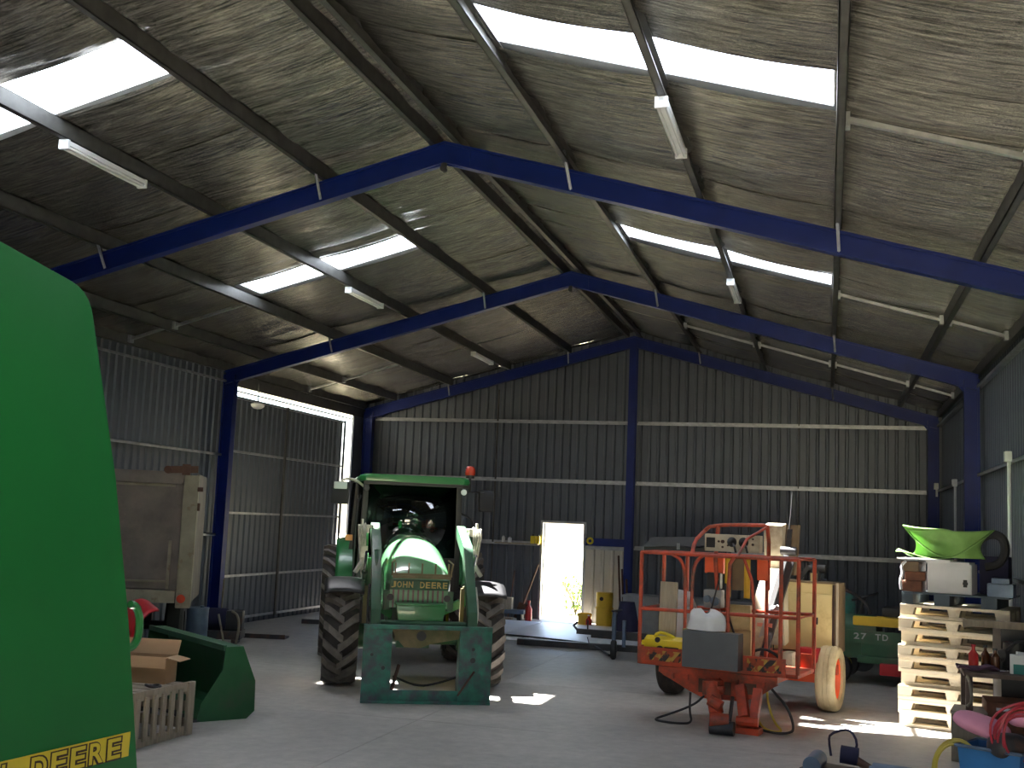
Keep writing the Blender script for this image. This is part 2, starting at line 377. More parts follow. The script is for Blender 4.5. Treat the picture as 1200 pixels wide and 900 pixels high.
# floor: slabs with recessed joints
floor = struct('floor')
MB().box(-WX-.1, WX+.1, YF, YB+.1, -0.25, -0.012).obj('joint_bed', 'conc', floor)
ys = [YF, 1.75, 4.87, 8.0, 11.12, 14.25, 17.37, 20.5, YB+.1]
for i in range(len(ys)-1):
    for x0, x1 in ((-WX-.1, 0), (0, WX+.1)):
        MB().box(x0+.003, x1-.003, ys[i]+.003, ys[i+1]-.003, -0.1, 0.0).obj('concrete_slab', 'conc', floor)

def ribbed(mb, x0, x1, bot, top, pitch=0.19, dep=0.028):
    """sheet in local x / z with ribs towards +y (outside); top = function of x"""
    xs = []; n = max(1, round((x1-x0)/pitch)); p = (x1-x0)/n
    for k in range(n):
        a = x0+k*p
        xs += [(a, 0), (a+p*.62, 0), (a+p*.72, -dep), (a+p*.9, -dep)]
    xs.append((x1, 0))
    vs = [(x, y, bot) for x, y in xs]+[(x, y, top(x)) for x, y in xs]; m_ = len(xs)
    return mb.add(vs, [(i, i+1, m_+i+1, m_+i) for i in range(m_-1)])

SH = 0.762
# back wall
wb = struct('wall_back')
DX0, DX1 = -1.89, -1.0
edges = [-6.1+SH*i for i in range(17)]
edges = sorted([e for e in edges if abs(e-DX0) > .12 and abs(e-DX1) > .12]+[DX0, DX1]); edges[-1] = 6.12
for a, b in zip(edges[:-1], edges[1:]):
    bot = 2.04 if (a >= DX0-.01 and b <= DX1+.01) else 0.0
    ribbed(MB(), a, b, bot, lambda x: rz_(x, .44)).obj('cladding_sheet', 'clad', wb, loc=(0, YB, 0), ang=20)
def girt(z, x0, x1, y): return MB().box(x0, x1, y-.1, y+.0, z-.03, z+.03).add([], [])
for z in (4.2, 2.93, 1.58):
    for x0, x1 in ((-5.85, -.09), (.09, 5.85)):
        segs = [(x0, x1)]
        if z < 2.0 and x0 < -1: segs = [(x0, DX0-.06), (DX1+.06, x1)]
        for s0, s1 in segs:
            g = MB(); g.box(s0, s1, YB-.13, YB-.03, z-.006, z+.004); g.box(s0, s1, YB-.135, YB-.128, z-.035, z+.004); g.box(s0, s1, YB-.04, YB-.03, z-.004, z+.05)
            g.obj('girt', 'galv', wb)
MB().box(DX1+.06, -.09, YB-.16, YB-.136, 1.60, 1.76).obj('blue_rail', 'blue', wb)
for x in (-3.0, 3.4):
    MB().box(x-.012, x+.012, YB-.09, YB-.05, 0, rz_(x, -.1)).obj('brace_rod', 'purlin', wb)
b_ = ribbed(MB(), DX1+.07, -.1, 0.0, lambda x: 1.52, pitch=.22).obj('lining_sheet', 'door_lit_clad', wb, loc=(0, YB-.14, 0), ang=20)  # cream colour paints the door light falling on this stretch of wall
MB().box(DX1+.07, -.1, YB-.185, YB-.135, 1.52, 1.545).obj('lining_trim', 'galv', wb)
d1 = struct('door_1')
for x0, x1, z0, z1 in ((DX0-.05, DX0, 0, 2.09), (DX1, DX1+.05, 0, 2.09), (DX0, DX1, 2.04, 2.09)):
    MB().box(x0, x1, YB-.08, YB+.04, z0, z1).obj('door_frame', 'galv', d1)
dl = MB().box(0, .86, -.02, .02, .02, 2.03).obj('door_leaf', 'clad', d1, loc=(DX0, YB+.06, 0), rot=(0, 0, R(108)))
MB().tube([(.78, -.06, 1.0), (.78, -.02, 1.0)], .02).box(.68, .80, -.07, -.055, .99, 1.01).obj('door_handle', 'chrome', dl)

for sx in (-1, 1): MB().box(sx*6.14-.06, sx*6.14+.06, YB-.03, YB+.05, 0, 4.62).obj('corner_flashing', 'clad', wb)
# side walls
def side_wall(name, sx, y0, y1):
    w = struct(name)
    n = round((y1-y0)/SH)
    for i in range(n):
        a = y0+(y1-y0)*i/n; b = y0+(y1-y0)*(i+1)/n
        if sx > 0: ribbed(MB(), 0, b-a, 0, lambda x: 4.62).obj('cladding_sheet', 'clad', w, loc=(WX, b, 0), rot=(0, 0, R(-90)), ang=20)
        else: ribbed(MB(), 0, b-a, 0, lambda x: 4.62).obj('cladding_sheet', 'clad', w, loc=(-WX, a, 0), rot=(0, 0, R(90)), ang=20)
    for z in (4.25, 2.98, 1.62):
        yy = [y0]+[f for f in FR if y0 < f < y1-.5]+[y1]
        for a, b in zip(yy[:-1], yy[1:]):
            g = MB(); X = sx*WX
            xa, xb = sorted((X-sx*.13, X-sx*.03)); g.box(xa, xb, a+.02, b-.02, z-.005, z+.005)
            xa, xb = sorted((X-sx*.13, X-sx*.122)); g.box(xa, xb, a+.02, b-.02, z-.035, z+.005)
            g.obj('girt', 'galv', w)
    return w
wr = side_wall('wall_right', 1, YF, YB)
wl = side_wall('wall_left', -1, YF, 17.45)
for y, z, z1 in ((20.0, 2.97, 0.4), (14.2, 3.02, 0.4), (23.3, 3.05, 2.85)):   # electrical conduits on the right wall
    c = MB().cyl((WX-.16, y, z1), (WX-.16, y, z-.04), .022, n=10); c.obj('conduit', 'white', wr)
    MB().box(WX-.21, WX-.13, y-.06, y+.06, z-.06, z+.06).obj('junction_box', 'white', wr, bevel=.01)
MB().box(-WX+.12, -WX+.17, 16.62, 16.8, 1.655, 1.70).obj('lit_bracket', 'white', wl, bevel=.005)
# header over the sliding door opening and end piece
hd = MB(); hd.box(-WX-.02, -WX+.04, 17.45, YB, 4.21, 4.62); hd.obj('door_header', 'purlin', wl)
MB().box(-WX-.02, -WX+.02, 23.12, YB, 0, 4.62).obj('corner_sheet', 'clad', wl)
MB().box(-WX-.13, -WX-.10, 17.3, 23.6, 4.14, 4.17).obj('door_track', 'galv', wl)

for sx in (-1, 1): MB().box(sx*6.55-.12, sx*6.55+.12, YF-.1, YB+.1, 4.27, 4.44).obj('sun_block_gutter', 'galv', ceil)  # unseen gutters, added with the eave overhang to block a sun streak
# sliding door, hung outside the left wall
d2 = struct('door_2')
SD0, SD1, SDZ = 17.30, 22.93, 4.08
n = 7
for i in range(n):
    a = SD0+(SD1-SD0)*i/n; b = SD0+(SD1-SD0)*(i+1)/n
    ribbed(MB(), 0, b-a, -.06, lambda x: SDZ).obj('cladding_sheet', 'clad', d2, loc=(-WX-.17, a, 0), rot=(0, 0, R(90)), ang=20)
for z in (.10, .86, 1.98, 3.08, SDZ-.03):
    MB().box(-WX-.15, -WX-.11, SD0, SD1, z-.02, z+.02).obj('door_rail', 'galv', d2)
for y in (SD0+.02, 20.15, SD1-.02):
    MB().box(-WX-.105, -WX-.075, y-.03, y+.03, .06, SDZ).obj('door_stile', 'purlin', d2)
# unseen front wall behind the camera, opening narrowed to darken the interior
wf = struct('wall_front_unseen')
for i in range(16):
    a = -6.1+SH*i; b = a+SH
    ribbed(MB(), a, b, 2.5, lambda x: rz_(x, .44)).obj('cladding_sheet', 'clad', wf, loc=(0, YF, 0), ang=20)

for i in range(11):  # lower sheets added to shut out more daylight
    a = -6.1+SH*i; ribbed(MB(), a, a+SH, 0, lambda x: 2.52).obj('cladding_sheet', 'clad', wf, loc=(0, YF, 0), ang=20)
# roof: foil strips, skylights, outer sheets, purlins
SKY = [(7.58, 8.36), (13.86, 14.62)]
SX0, SX1 = 1.36, 4.0
FO = DEP+.16
XP = [0.0, 1.36, 2.70, 4.02, 5.32, 6.2]
def foil_piece(sx, xa, xb, y0, y1, seed, lift=0.0):
    g = random.Random(seed)
    ph = [(g.uniform(.3, 1.6), g.uniform(3, 14), g.uniform(0, 6.28), g.uniform(.0008, .0026)) for _ in range(9)]
    nu = max(3, int((xb-xa)/.11)); nv = max(6, int((y1-y0)/.055))
    def fn(u, v):
        x = xa+(xb-xa)*u; y = y0+(y1-y0)*v
        sag = 0
        for p, q in zip(XP[:-1], XP[1:]):
            if p <= x <= q: sag = -.035*math.sin(math.pi*(x-p)/(q-p))
        w = sum(a*math.sin(kx*x*2+ky*y*2.2+p_) for kx, ky, p_, a in ph)
        edge = .012*math.cos(math.pi*2*v)
        return (sx*x, y, rz_(x, FO)+sag*(1-.15)+w+edge+lift)
    MB().grid(fn, nu, nv).obj('foil_strip', 'foil', ceil, ang=60)
cuts = []
y = YF
while y < YB-.01:
    nx = min(y+1.28, YB)
    for a, b in SKY:
        if y < a < nx+.35: nx = a
        elif abs(y-a) < .01: nx = b
    cuts.append((y, min(nx, YB))); y = nx
k = 0
for (y0, y1) in cuts:
    sk = any(abs(y0-a) < .02 and abs(y1-b) < .02 for a, b in SKY)
    for sx in (-1, 1):
        k += 1
        if sk:
            foil_piece(sx, 0, SX0+.045, y0-.015, y1+.015, k)
            foil_piece(sx, SX1+.02, 6.2, y0-.015, y1+.015, k+100)
        else: foil_piece(sx, 0, 6.2, y0-.015, y1+.015, k, lift=.006*(k % 3-1))
for sx in (-1, 1):
    def slab(xa, xb, y0, y1):
        vs = [(sx*x, yy, rz_(x, FO+.05+t)) for x in (xa, xb) for yy in (y0, y1) for t in (0, .03)]
        MB().add(vs, [(0, 1, 3, 2), (4, 6, 7, 5), (0, 4, 5, 1), (2, 3, 7, 6), (0, 2, 6, 4), (1, 5, 7, 3)]).obj('roof_sheet', 'roof', ceil)
    yy = YF-.1
    for a, b in SKY:
        slab(0, 6.62, yy, a); slab(0, SX0, a, b); slab(SX1, 6.62, a, b); yy = b
        def fn(u, v, a=a, b=b):
            x = SX0+(SX1-SX0)*u; q = (v*4) % 1.0
            return (sx*x, a+(b-a)*v, rz_(x, FO+.06)+(.028 if (q > .4 and q < .8) else 0))
        MB().grid(fn, 2, 20).obj('skylight_sheet', 'sky', ceil, ang=20)
    slab(0, 6.62, yy, YB+.1)
    # purlins: C sections sitting on the rafters
    for j, x in enumerate((.11, 1.36, 2.70, 4.02, 5.32, 6.05)):
        zb = rz_(x, DEP); h = .155
        for a, b in zip([YF]+FR, FR+[YB]):
            if b-a < .5: continue
            g = MB(); X = sx*x
            xa, xb = sorted((X, X+sx*.008)); g.box(xa, xb, a, b, zb, zb+h)
            xa, xb = sorted((X, X+sx*.062)); g.box(xa, xb, a, b, zb, zb+.008); g.box(xa, xb, a, b, zb+h-.008, zb+h)
            xa, xb = sorted((X+sx*.056, X+sx*.062)); g.box(xa, xb, a, b, zb, zb+.02)
            g.obj('purlin', 'purlin', ceil, rot=(0, 0, 0))
    for bi, ym in enumerate((8.25, 14.5, 20.6)):                        # bridging between the purlins
        for xa, xb in ((1.36, 2.7), (2.7, 4.02), (4.02, 5.32), (5.32, 6.05)):
            if sx < 0 and xa < 4: continue
            if bi < 2 and xa < 4: continue
            g = MB(); g.bar((sx*(xa+.06), ym, rz_(xa, DEP+.07)), (sx*xb, ym, rz_(xb, DEP+.07)), .05, .035)
            for q in (xa+.07, xb-.02): g.box(sx*q-.025, sx*q+.025, ym-.05, ym+.05, rz_(q, DEP+.02), rz_(q, DEP+.13))
            g.obj('bridging', 'galv', ceil)

# portal frames
FLAB = ['blue steel portal frame nearest to camera, mostly out of view overhead', 'near blue steel portal frame whose rafters cross the upper picture',
        'middle blue steel portal frame with columns either side of the tractor', 'blue steel portal frame against the back wall with a central post']
for fi, fy in enumerate(FR):
    p = thing('portal_frame', FLAB[fi], 'steel frame', (0, fy, 0), group='blue portal frames')
    t = .05
    for sx in (-1, 1):
        # rafter: web + flanges
        xo = HW+.0
        g = MB()
        def raf(x0, x1, o0, o1, y0, y1):
            vs = [(sx*x, yy, rz_(x, o)) for x in (x0, x1) for yy in (y0, y1) for o in (o0, o1)]
            g.add(vs, [(0, 1, 3, 2), (4, 6, 7, 5), (0, 4, 5, 1), (2, 3, 7, 6), (0, 2, 6, 4), (1, 5, 7, 3)])
        raf(0, xo+.2, 0, DEP, -.012, .012); raf(0, xo+.2, 0, .014, -.06, .06); raf(0, xo+.2, DEP-.014, DEP, -.06, .06)
        raf(0, xo+.2, 0, .03, -.062, -.05); raf(0, xo+.2, DEP-.03, DEP, -.062, -.05)
        g.obj('rafter', 'blue', p)
        g = MB(); xa, xb = HW, HW+.21
        def bx(a, b, y0, y1):
            a, b = sorted((sx*a, sx*b)); g.box(a, b, y0, y1, 0, rz_(HW+.1, DEP*.6))
        bx(xa, xb, -.012, .012); bx(xa, xa+.014, -.07, .07); bx(xb-.014, xb, -.07, .07)
        bx(xa, xa+.03, -.072, -.06); bx(xb-.03, xb, -.072, -.06)
        g.obj('column', 'blue', p)
        MB().box(sx*(HW+.1)-.16, sx*(HW+.1)+.16, -.1, .1, 0, .014).obj('base_plate', 'darkm', p)
        # knee and apex plates
        g = MB(); poly = [(sx*(HW+.2), rz_(HW+.2, DEP)), (sx*(HW+.2), HE-.10), (sx*HW, HE-.08), (sx*(HW-.08), rz_(HW-.08)), (sx*(HW-.08), rz_(HW-.08, DEP))]
        g.py(poly, -.02, -.013); g.obj('knee_plate', 'blue', p)
        for x in ((1.36, 4.02) if fi != 0 else ()):                    # fly braces
            g = MB(); g.bar((sx*(x+.02), -.34 if fi != 3 else -.3, rz_(x, DEP+.1)), (sx*(x+.045), -.075, rz_(x, .01)), .045, .006, up=(1, 0, 0))
            g.bar((sx*(x+.02), -.34 if fi != 3 else -.3, rz_(x, DEP+.1)), (sx*(x+.045), -.075, rz_(x, .01)), .006, .03, up=(1, 0, 0))
            g.obj('fly_brace', 'galv', p)
    g = MB(); g.py([(-.28, rz_(.28, .0)), (-.28, rz_(.28, DEP)), (0, rz_(0, DEP)), (.28, rz_(.28, DEP)), (.28, rz_(.28, 0)), (0, rz_(0, -.02))], -.022, -.013); g.obj('apex_plate', 'blue', p)
    if fi in (1, 2): MB().box(-.03, .03, -.06, -.03, rz_(0, -.09), rz_(0, .0)).cyl((0, -.08, rz_(0, -.07)), (0, -.02, rz_(0, -.07)), .035, n=10).obj('eye_bolt', 'darkm', p)
    if fi == 3:
        g = MB(); g.box(-.008, .008, -.09, .09, 0, rz_(0, .05)); g.box(-.08, .08, -.1, -.09, 0, rz_(0, .05)); g.box(-.08, .08, .09, .1, 0, rz_(0, .05)); g.obj('centre_post', 'blue', p)
        MB().box(-.17, .17, -.17, .17, 0, .014).obj('base_plate', 'darkm', p)

# fluorescent battens
def batten(loc, label):
    t = thing('batten_light', label, 'light', loc, group='fluorescent battens')
    MB().box(-.045, .045, 0, 1.25, .03, .075).obj('housing', 'white', t, bevel=.006)
    for x in (-.032, .032): MB().cyl((x, .03, .012), (x, 1.22, .012), .013, n=10).obj('fluorescent_tube', 'tube', t)
    for y in (0, 1.22): MB().box(-.05, .05, y, y+.03, -.005, .08).obj('end_cap', 'white', t)
    return t
b0 = batten((-2.73, 8.46, rz_(2.73, DEP)-.08), 'white fluorescent batten under the left roof slope, nearest the camera')
for (x, y, l) in ((-2.73, 14.85, 'white fluorescent batten on the left slope beyond the near blue frame'), (2.73, 8.30, 'white fluorescent batten under the right roof slope, just behind large skylight'),
                  (2.73, 14.75, 'white fluorescent batten on the right slope between the two nearer blue frames'), (-2.73, 20.9, 'faint white fluorescent batten on left slope near back wall')):
    dup(b0, (x, y, rz_(2.73, DEP)-.08), 0, l)
# round bulkhead lamp at sliding door
t = thing('round_lamp', 'small round white lamp hanging at the top of the sliding door', 'light', (-5.98, 18.42, 3.93))
MB().lathe([(0.0, -.07), (.07, -.06), (.12, -.02), (.13, .02), (.06, .05), (0, .05)], (0, 0, 0), (0, 0, 1), 20).obj('dome', 'white', t)
MB().cyl((0, 0, .04), (0, 0, .4), .012, n=8).obj('stem', 'purlin', t)

# ------------------------------------------------------------------ outside
gr = MB(); gr.box(-90, 90, -90, 120, -.4, -.05); o = gr.obj('ground', 'soil'); o['kind'] = 'structure'; 
def shrub(x, y, h, seed, label):
    t = thing('shrub', label, 'shrub', (x, y, -.05)); g = random.Random(seed)
    st = MB()
    for i in range(6):
        a = g.uniform(0, 6.28); st.tube([(0, 0, 0), (.12*math.cos(a), .12*math.sin(a), h*.4), (.35*math.cos(a), .35*math.sin(a), h*.8)], .015, 6)
    st.obj('stem', 'bark', t)
    lf = MB()
    for i in range(420):
        a = g.uniform(0, 6.28); rr2 = g.uniform(0, .5)**.6*.75; z = g.uniform(.15, 1)*h; c = Vector((rr2*math.cos(a)*(.5+z/h*.5), rr2*math.sin(a)*.6, z))
        d = Vector((g.gauss(0, 1), g.gauss(0, 1), g.gauss(0, .6))).normalized()*.09; x_, _y = bas(d)
        lf.add([c-d, c+x_*.03, c+d, c-x_*.03], [(0, 1, 2, 3)])
    q = lf.obj('foliage', 'leaf', t); q['kind'] = 'stuff'
shrub(-1.65, 26.2, .95, 3, 'pale sunlit shrub outside the open back door')
# ------------------------------------------------------------------ tractor with front loader
def tyre_mesh(R_, W, rim, n, lugh, lug_w=.05, axis_right=True):
    """ag tyre around the x axis, centred at origin; returns (carcass MB, lugs MB, rim MB)"""
    c = MB(); h = W/2; Rc = R_-lugh
    prof = [(rim, -h*.72), (rim+.04, -h*.9), ((rim+Rc)/2, -h*1.0), (Rc-.06, -h*.97), (Rc-.02, -h*.8), (Rc, -h*.4), (Rc, h*.4), (Rc-.02, h*.8), (Rc-.06, h*.97), ((rim+Rc)/2, h), (rim+.04, h*.9), (rim, h*.72), (rim, -h*.72)]
    c.lathe(prof, (0, 0, 0), (1, 0, 0), 40)
    l = MB()
    for sd in (-1, 1):
        for k in range(n):
            a0 = 2*math.pi*(k+(.5 if sd > 0 else 0))/n
            path = []
            for t in (0, .25, .5, .75, 1):
                x = sd*(-.03+(h*.98+.03)*t); a = a0+(.34*t**1.1)*(1.0); path.append((x, a))
            for (xa, aa), (xb, ab) in zip(path[:-1], path[1:]):
                vs = []
                for x, a, wd in ((xa, aa, lug_w), (xb, ab, lug_w)):
                    drop = .035*max(0, abs(x)/h-.75)/.25
                    for da in (-wd/R_/2*1.1, wd/R_/2*1.1):
                        for r_ in (Rc-.03-drop, R_-drop):
                            vs.append((x, -r_*math.cos(a+da), r_*math.sin(a+da)))
                l.add(vs, [(0, 1, 3, 2), (4, 6, 7, 5), (0, 4, 5, 1), (2, 3, 7, 6), (0, 2, 6, 4), (1, 5, 7, 3)])
    r = MB()
    r.lathe([(rim, -h*.72), (rim-.03, -h*.66), (rim-.04, -h*.2), (rim*.45, -h*.1), (.09, -h*.2), (0, -h*.2)], (0, 0, 0), (1, 0, 0), 32)
    r.lathe([(rim, h*.72), (rim-.03, h*.66), (rim-.04, h*.2), (rim*.45, h*.1), (.09, h*.2), (0, h*.2)], (0, 0, 0), (1, 0, 0), 32)
    return c, l, r

TR = thing('tractor', 'green farm tractor with cab and front loader, facing the camera', 'tractor', (-.93, 13.37, 0), R(24.5))
mf = [q.mesh(nm, mt) for q, nm, mt in zip(tyre_mesh(.575, .42, .34, 16, .06, .085), ('tyre', 'lugs', 'rim'), ('tyre', 'lug', 'jdy'))]
mr = [q.mesh(nm, mt) for q, nm, mt in zip(tyre_mesh(.80, .50, .50, 21, .055, .06), ('tyre', 'lugs', 'rim'), ('tyre', 'lug', 'jdy'))]
for nm, ms, y, z, xs in (('front_wheel', mf, 0, .575, (-.875, .875)), ('rear_wheel', mr, 2.6, .80, (-.90, .90))):
    for x in xs:
        w = link(nm, ms[2], TR, (x, y, z))
        link('tyre', ms[0], w)
        q = link('tread_lugs', ms[1], w)
# mudguards over the front wheels
for x in (-.86, .86):
    def fn(u, v, x=x):
        a = R(52)+R(85)*u; r_ = .66+.012*math.sin(a); q = (v-.5)*.47
        return (x+q, .0-r_*math.cos(a), .60+r_*math.sin(a)-.03*abs(2*v-1)**3)
    o = MB().grid(fn, 16, 8).obj('front_mudguard', 'black', TR); solidify(o, .02)
    s_ = 1 if x > 0 else -1
    MB().bar((x-s_*.26, .0, 1.18), (x-s_*.26, .02, .6), .05, .03, up=(0, 1, 0)).bar((x-s_*.26, 0, 1.19), (x, 0, 1.22), .04, .03).obj('mudguard_bracket', 'cast', TR)
# engine hood
def sec(y, w, zt, zb=.98, k=3.0):
    pts = []
    for i in range(21):
        a = math.pi*i/20; cx = math.cos(a); sz = math.sin(a)
        pts.append((w*math.copysign(abs(cx)**(2/k), cx), y, zb+.28+(zt-zb-.28)*abs(sz)**(2/k)))
    return [(w, y, zb)]+pts+[(-w, y, zb)]
hb = MB(); hb.loft([sec(-.72, .34, 1.30), sec(-.66, .37, 1.38), sec(-.45, .385, 1.50, k=2.7), (sec(-.1, .40, 1.63, k=2.5)), sec(.4, .415, 1.745, k=2.4), sec(.9, .42, 1.80, k=2.4), sec(1.38, .425, 1.83, k=2.4)])
hood = hb.obj('hood', 'hoodp', TR, ang=40)
MB().box(-.345, .345, -.755, -.70, 1.19, 1.31).obj('nose_band', 'jddark', TR, bevel=.012)
letters(TR, 'fadey', 'nose_letter', 'JOHN DEERE', (-.33, -.757, 1.215), (1, 0, 0), (0, 0, 1), .067, .054, .072, 0, .02)
MB().box(-.32, .32, -.70, -.66, .98, 1.19).obj('grille_screen', 'black', TR)
for i in range(11):
    MB().box(-.30+.058*i-.011, -.30+.058*i+.011, -.725, -.70, .98, 1.19).obj('grille_bar', 'grille', TR)
for x in (-.37, .37):
    MB().box(x-.04, x+.04, -.72, -.60, .95, 1.18).obj('grille_side', 'jddark', TR, bevel=.01)
    MB().cyl((x*.9, -.73, 1.10), (x*.9, -.70, 1.10), .04, n=16).obj('headlamp', 'black', TR)
# engine block and chassis
g = MB(); g.box(-.25, .25, -.55, 1.5, .62, 1.0); g.box(-.30, .30, .2, 1.2, .70, 1.02); g.box(-.2, .2, 1.2, 2.7, .45, 1.1); g.box(-.34, .34, 2.3, 2.85, .55, 1.15)
g.obj('engine_and_transmission', 'jddark', TR, bevel=.02)
g = MB(); g.cyl((-.75, 0, .575), (.75, 0, .575), .085, n=14); g.cyl((-.82, 0, .575), (-.55, 0, .575), .15, n=18); g.cyl((.55, 0, .575), (.82, 0, .575), .15, n=18)
g.box(-.2, .2, -.15, .15, .46, .66)
g.obj('front_axle', 'jddark', TR)
g = MB(); g.cyl((-.9, 2.6, .8), (.9, 2.6, .8), .12, n=16); g.obj('rear_axle', 'jddark', TR)
# front casting with hole, tool box
g = MB(); g.py([(-.34, .80), (.5, .82), (.46, .66), (.14, .60), (.02, .55), (-.16, .56), (-.26, .66)], -1.0, -.85); g.box(-.27, .27, -.9, -.4, .62, .82); g.obj('front_casting', 'cast', TR, bevel=.012)
MB().cyl((.03, -1.02, .69), (.03, -.98, .69), .055, n=16).obj('tow_pin_hole', 'black', TR)
MB().py([(-.28, 1.04), (.28, 1.04), (.25, .80), (-.24, .79)], -1.12, -.85).obj('tool_box', 'jd', TR, bevel=.015)
MB().box(-.29, .29, -1.13, -.84, 1.04, 1.055).obj('tool_box_lid', 'jd', TR, bevel=.004)
# brush guard in front of the hood
g = MB()
for i in range(5): g.bar((-.29+.157*i, -.72, 1.36), (-.29+.157*i, -.74, 1.50), .018, .018, up=(0, 1, 0))
g.bar((-.34, -.73, 1.365), (.38, -.73, 1.365), .03, .03); g.bar((-.32, -.80, 1.34), (.36, -.80, 1.34), .03, .03); g.tube([(.36, -.74, 1.36), (.385, -.74, 1.5), (.34, -.66, 1.54)], .012); g.tube([(-.32, -.74, 1.36), (-.335, -.74, 1.5), (-.30, -.66, 1.52)], .012)
g.obj('brush_guard', 'cast', TR)
# loader
for sx in (-1, 1):
    x = sx*.575+.03
    g = MB(); g.px([(.12, .95), (.46, .95), (.50, 1.45), (.42, 1.88), (.20, 1.92), (.12, 1.6)], x+sx*.05-.025, x+sx*.05+.0); g.px([(.12, .95), (.46, .95), (.50, 1.45), (.42, 1.88), (.20, 1.92), (.12, 1.6)], x+sx*.05+.07, x+sx*.05+.095)
    g.box(x+sx*.05-.02, x+sx*.05+.09, .42, .48, .95, 1.5); g.bar((x, .25, .98), (sx*.25, .25, .82), .14, .1)
    g.obj('loader_mast', 'jd', TR)
    xa = x-sx*.03
    g = MB(); g.px([(.36, 1.86), (.30, 1.95), (-.55, 1.72), (-1.28, 1.0), (-1.42, .42), (-1.30, .40), (-1.16, .92), (-.5, 1.55), (.28, 1.78)], xa-.055, xa+.055)
    g.obj('loader_arm', 'jddark', TR, bevel=.012)
    # cylinders, pipes and hoses
    xo = x+sx*.10
    MB().cyl((xo-sx*.02, .3, 1.05), (xo-sx*.02, -.1, 1.35), .04, n=12).obj('lift_cylinder', 'jddark', TR)
    MB().cyl((xo-sx*.02, -.1, 1.35), (xo-sx*.02, -.45, 1.60), .02, n=10).obj('cylinder_rod', 'chrome', TR)
    MB().cyl((xa, -.62, 1.62), (xa, -1.0, 1.20), .038, n=12).obj('tilt_cylinder', 'jddark', TR)
    MB().cyl((xa, -1.0, 1.20), (xa, -1.30, .82), .02, n=10).obj('cylinder_rod', 'chrome', TR)
    g = MB()
    for k in range(4):
        g.tube([(xo+sx*.02*k, .05-.03*k, 1.93-.015*k), (xo+sx*.03*k, -.06-.02*k, 1.88), (xo+sx*(.015*k-.01), -.03, 1.6-.05*k), (xo-sx*.02, -.05+.03*k, 1.3-.06*k)], .013, 8, smooth=2)
    g.obj('hydraulic_hose', 'creamm', TR)
    g = MB(); g.box(xo-.06, xo+.05, -.02, .12, 1.82, 1.92); g.cyl((xo-.09, .03, 1.90), (xo+.10, .03, 1.90), .022, n=10); g.cyl((xo+sx*.04, .03, 1.88), (xo+sx*.04, .03, 1.99), .018, n=8)
    g.obj('valve_block', 'creamm', TR, bevel=.006)
    g = MB(); g.box(xo-.04, xo+.04, -.10, .05, 1.52, 1.66); g.bar((xo-sx*.02, -.05, 1.54), (xo+sx*.10, -.12, 1.34), .05, .04)
    g.obj('hose_bracket', 'creamm', TR, bevel=.006)
    MB().tube([(xa+sx*.07, -.9, 1.25), (xa+sx*.09, -1.05, 1.0), (xa+sx*.05, -1.2, .8), (xa-sx*.05, -1.25, .62), (xa-sx*.03, -1.35, .52)], .014, 8, smooth=2).obj('bucket_hose', 'creamm' if sx > 0 else 'rubber', TR)
MB().cyl((-.5, -1.15, .845), (.54, -1.15, .845), .03, n=14).obj('loader_cross_tube', 'jddark', TR)
# carriage on the floor
g = MB(); g.box(-.64, -.325, -1.42, -1.395, .0, .83); g.obj('carriage_plate', 'teal', TR, bevel=.004)
g = MB(); g.box(.43, .79, -1.42, -1.395, .0, .83); g.obj('carriage_plate', 'teal', TR, bevel=.004)
g = MB(); g.box(-.64, .79, -1.435, -1.36, .80, .845); g.obj('top_bar', 'teal', TR, bevel=.006)
g = MB(); g.box(-.64, .79, -1.45, -1.36, .0, .03); g.box(-.33, .44, -1.40, -1.37, .03, .14); g.obj('bottom_bar', 'teal', TR, bevel=.004)
for x in (-.335, .435): MB().px([(-1.40, .03), (-1.40, .8), (-1.22, .55), (-1.15, .2), (-1.2, .03)], x-.008, x+.008).obj('carriage_gusset', 'teal', TR)
for x, z, q in ((-.41, .38, .022), (-.54, .52, .018), (.58, .48, .03), (.58, .60, .02)): MB().cyl((x, -1.43, z), (x, -1.39, z), q, n=14).obj('pin_hole', 'black', TR)
MB().cyl((.42, -1.47, .10), (.60, -1.44, .36), .012, n=8).obj('pin_bar', 'rust', TR)
MB().cyl((-.30, -1.3, .12), (-.22, -1.15, .38), .02, n=8).obj('carriage_strut', 'rust', TR)
MB().tube([(-.28, -1.2, .26), (.0, -1.1, .14), (.2, -1.1, .17), (.45, -1.2, .27)], .012, 8, smooth=2).obj('floor_hose', 'rubber', TR)
# cab
P0 = [(-.66, 1.42, 1.05), (-.62, 1.40, 2.52)]; P1 = [(.67, 1.42, 1.05), (.65, 1.40, 2.52)]
P2 = [(-.78, 2.85, 1.2), (-.70, 2.85, 2.52)]; P3 = [(.80, 2.85, 1.2), (.74, 2.85, 2.52)]
for a, b in (P0, P1, P2, P3): MB().bar(a, b, .075, .085, up=(0, 1, 0)).obj('cab_pillar', 'black', TR, bevel=.01)
for sx, A, B in ((-1, -.80, -.72), (1, .76, .68)): MB().bar((A, 2.1, 1.1), (B, 2.1, 2.52), .05, .06, up=(0, 1, 0)).obj('cab_pillar', 'black', TR)
o = MB().add([(-.62, 1.39, 1.5), (.63, 1.39, 1.5), (.61, 1.38, 2.50), (-.59, 1.38, 2.50)], [(0, 1, 2, 3)]).obj('windscreen', 'wscreen', TR); solidify(o, .006)
o = MB().add([(-.76, 2.87, 1.5), (.78, 2.87, 1.5), (.72, 2.87, 2.50), (-.68, 2.87, 2.50)], [(0, 1, 2, 3)]).obj('rear_window', 'dglass', TR); solidify(o, .006)
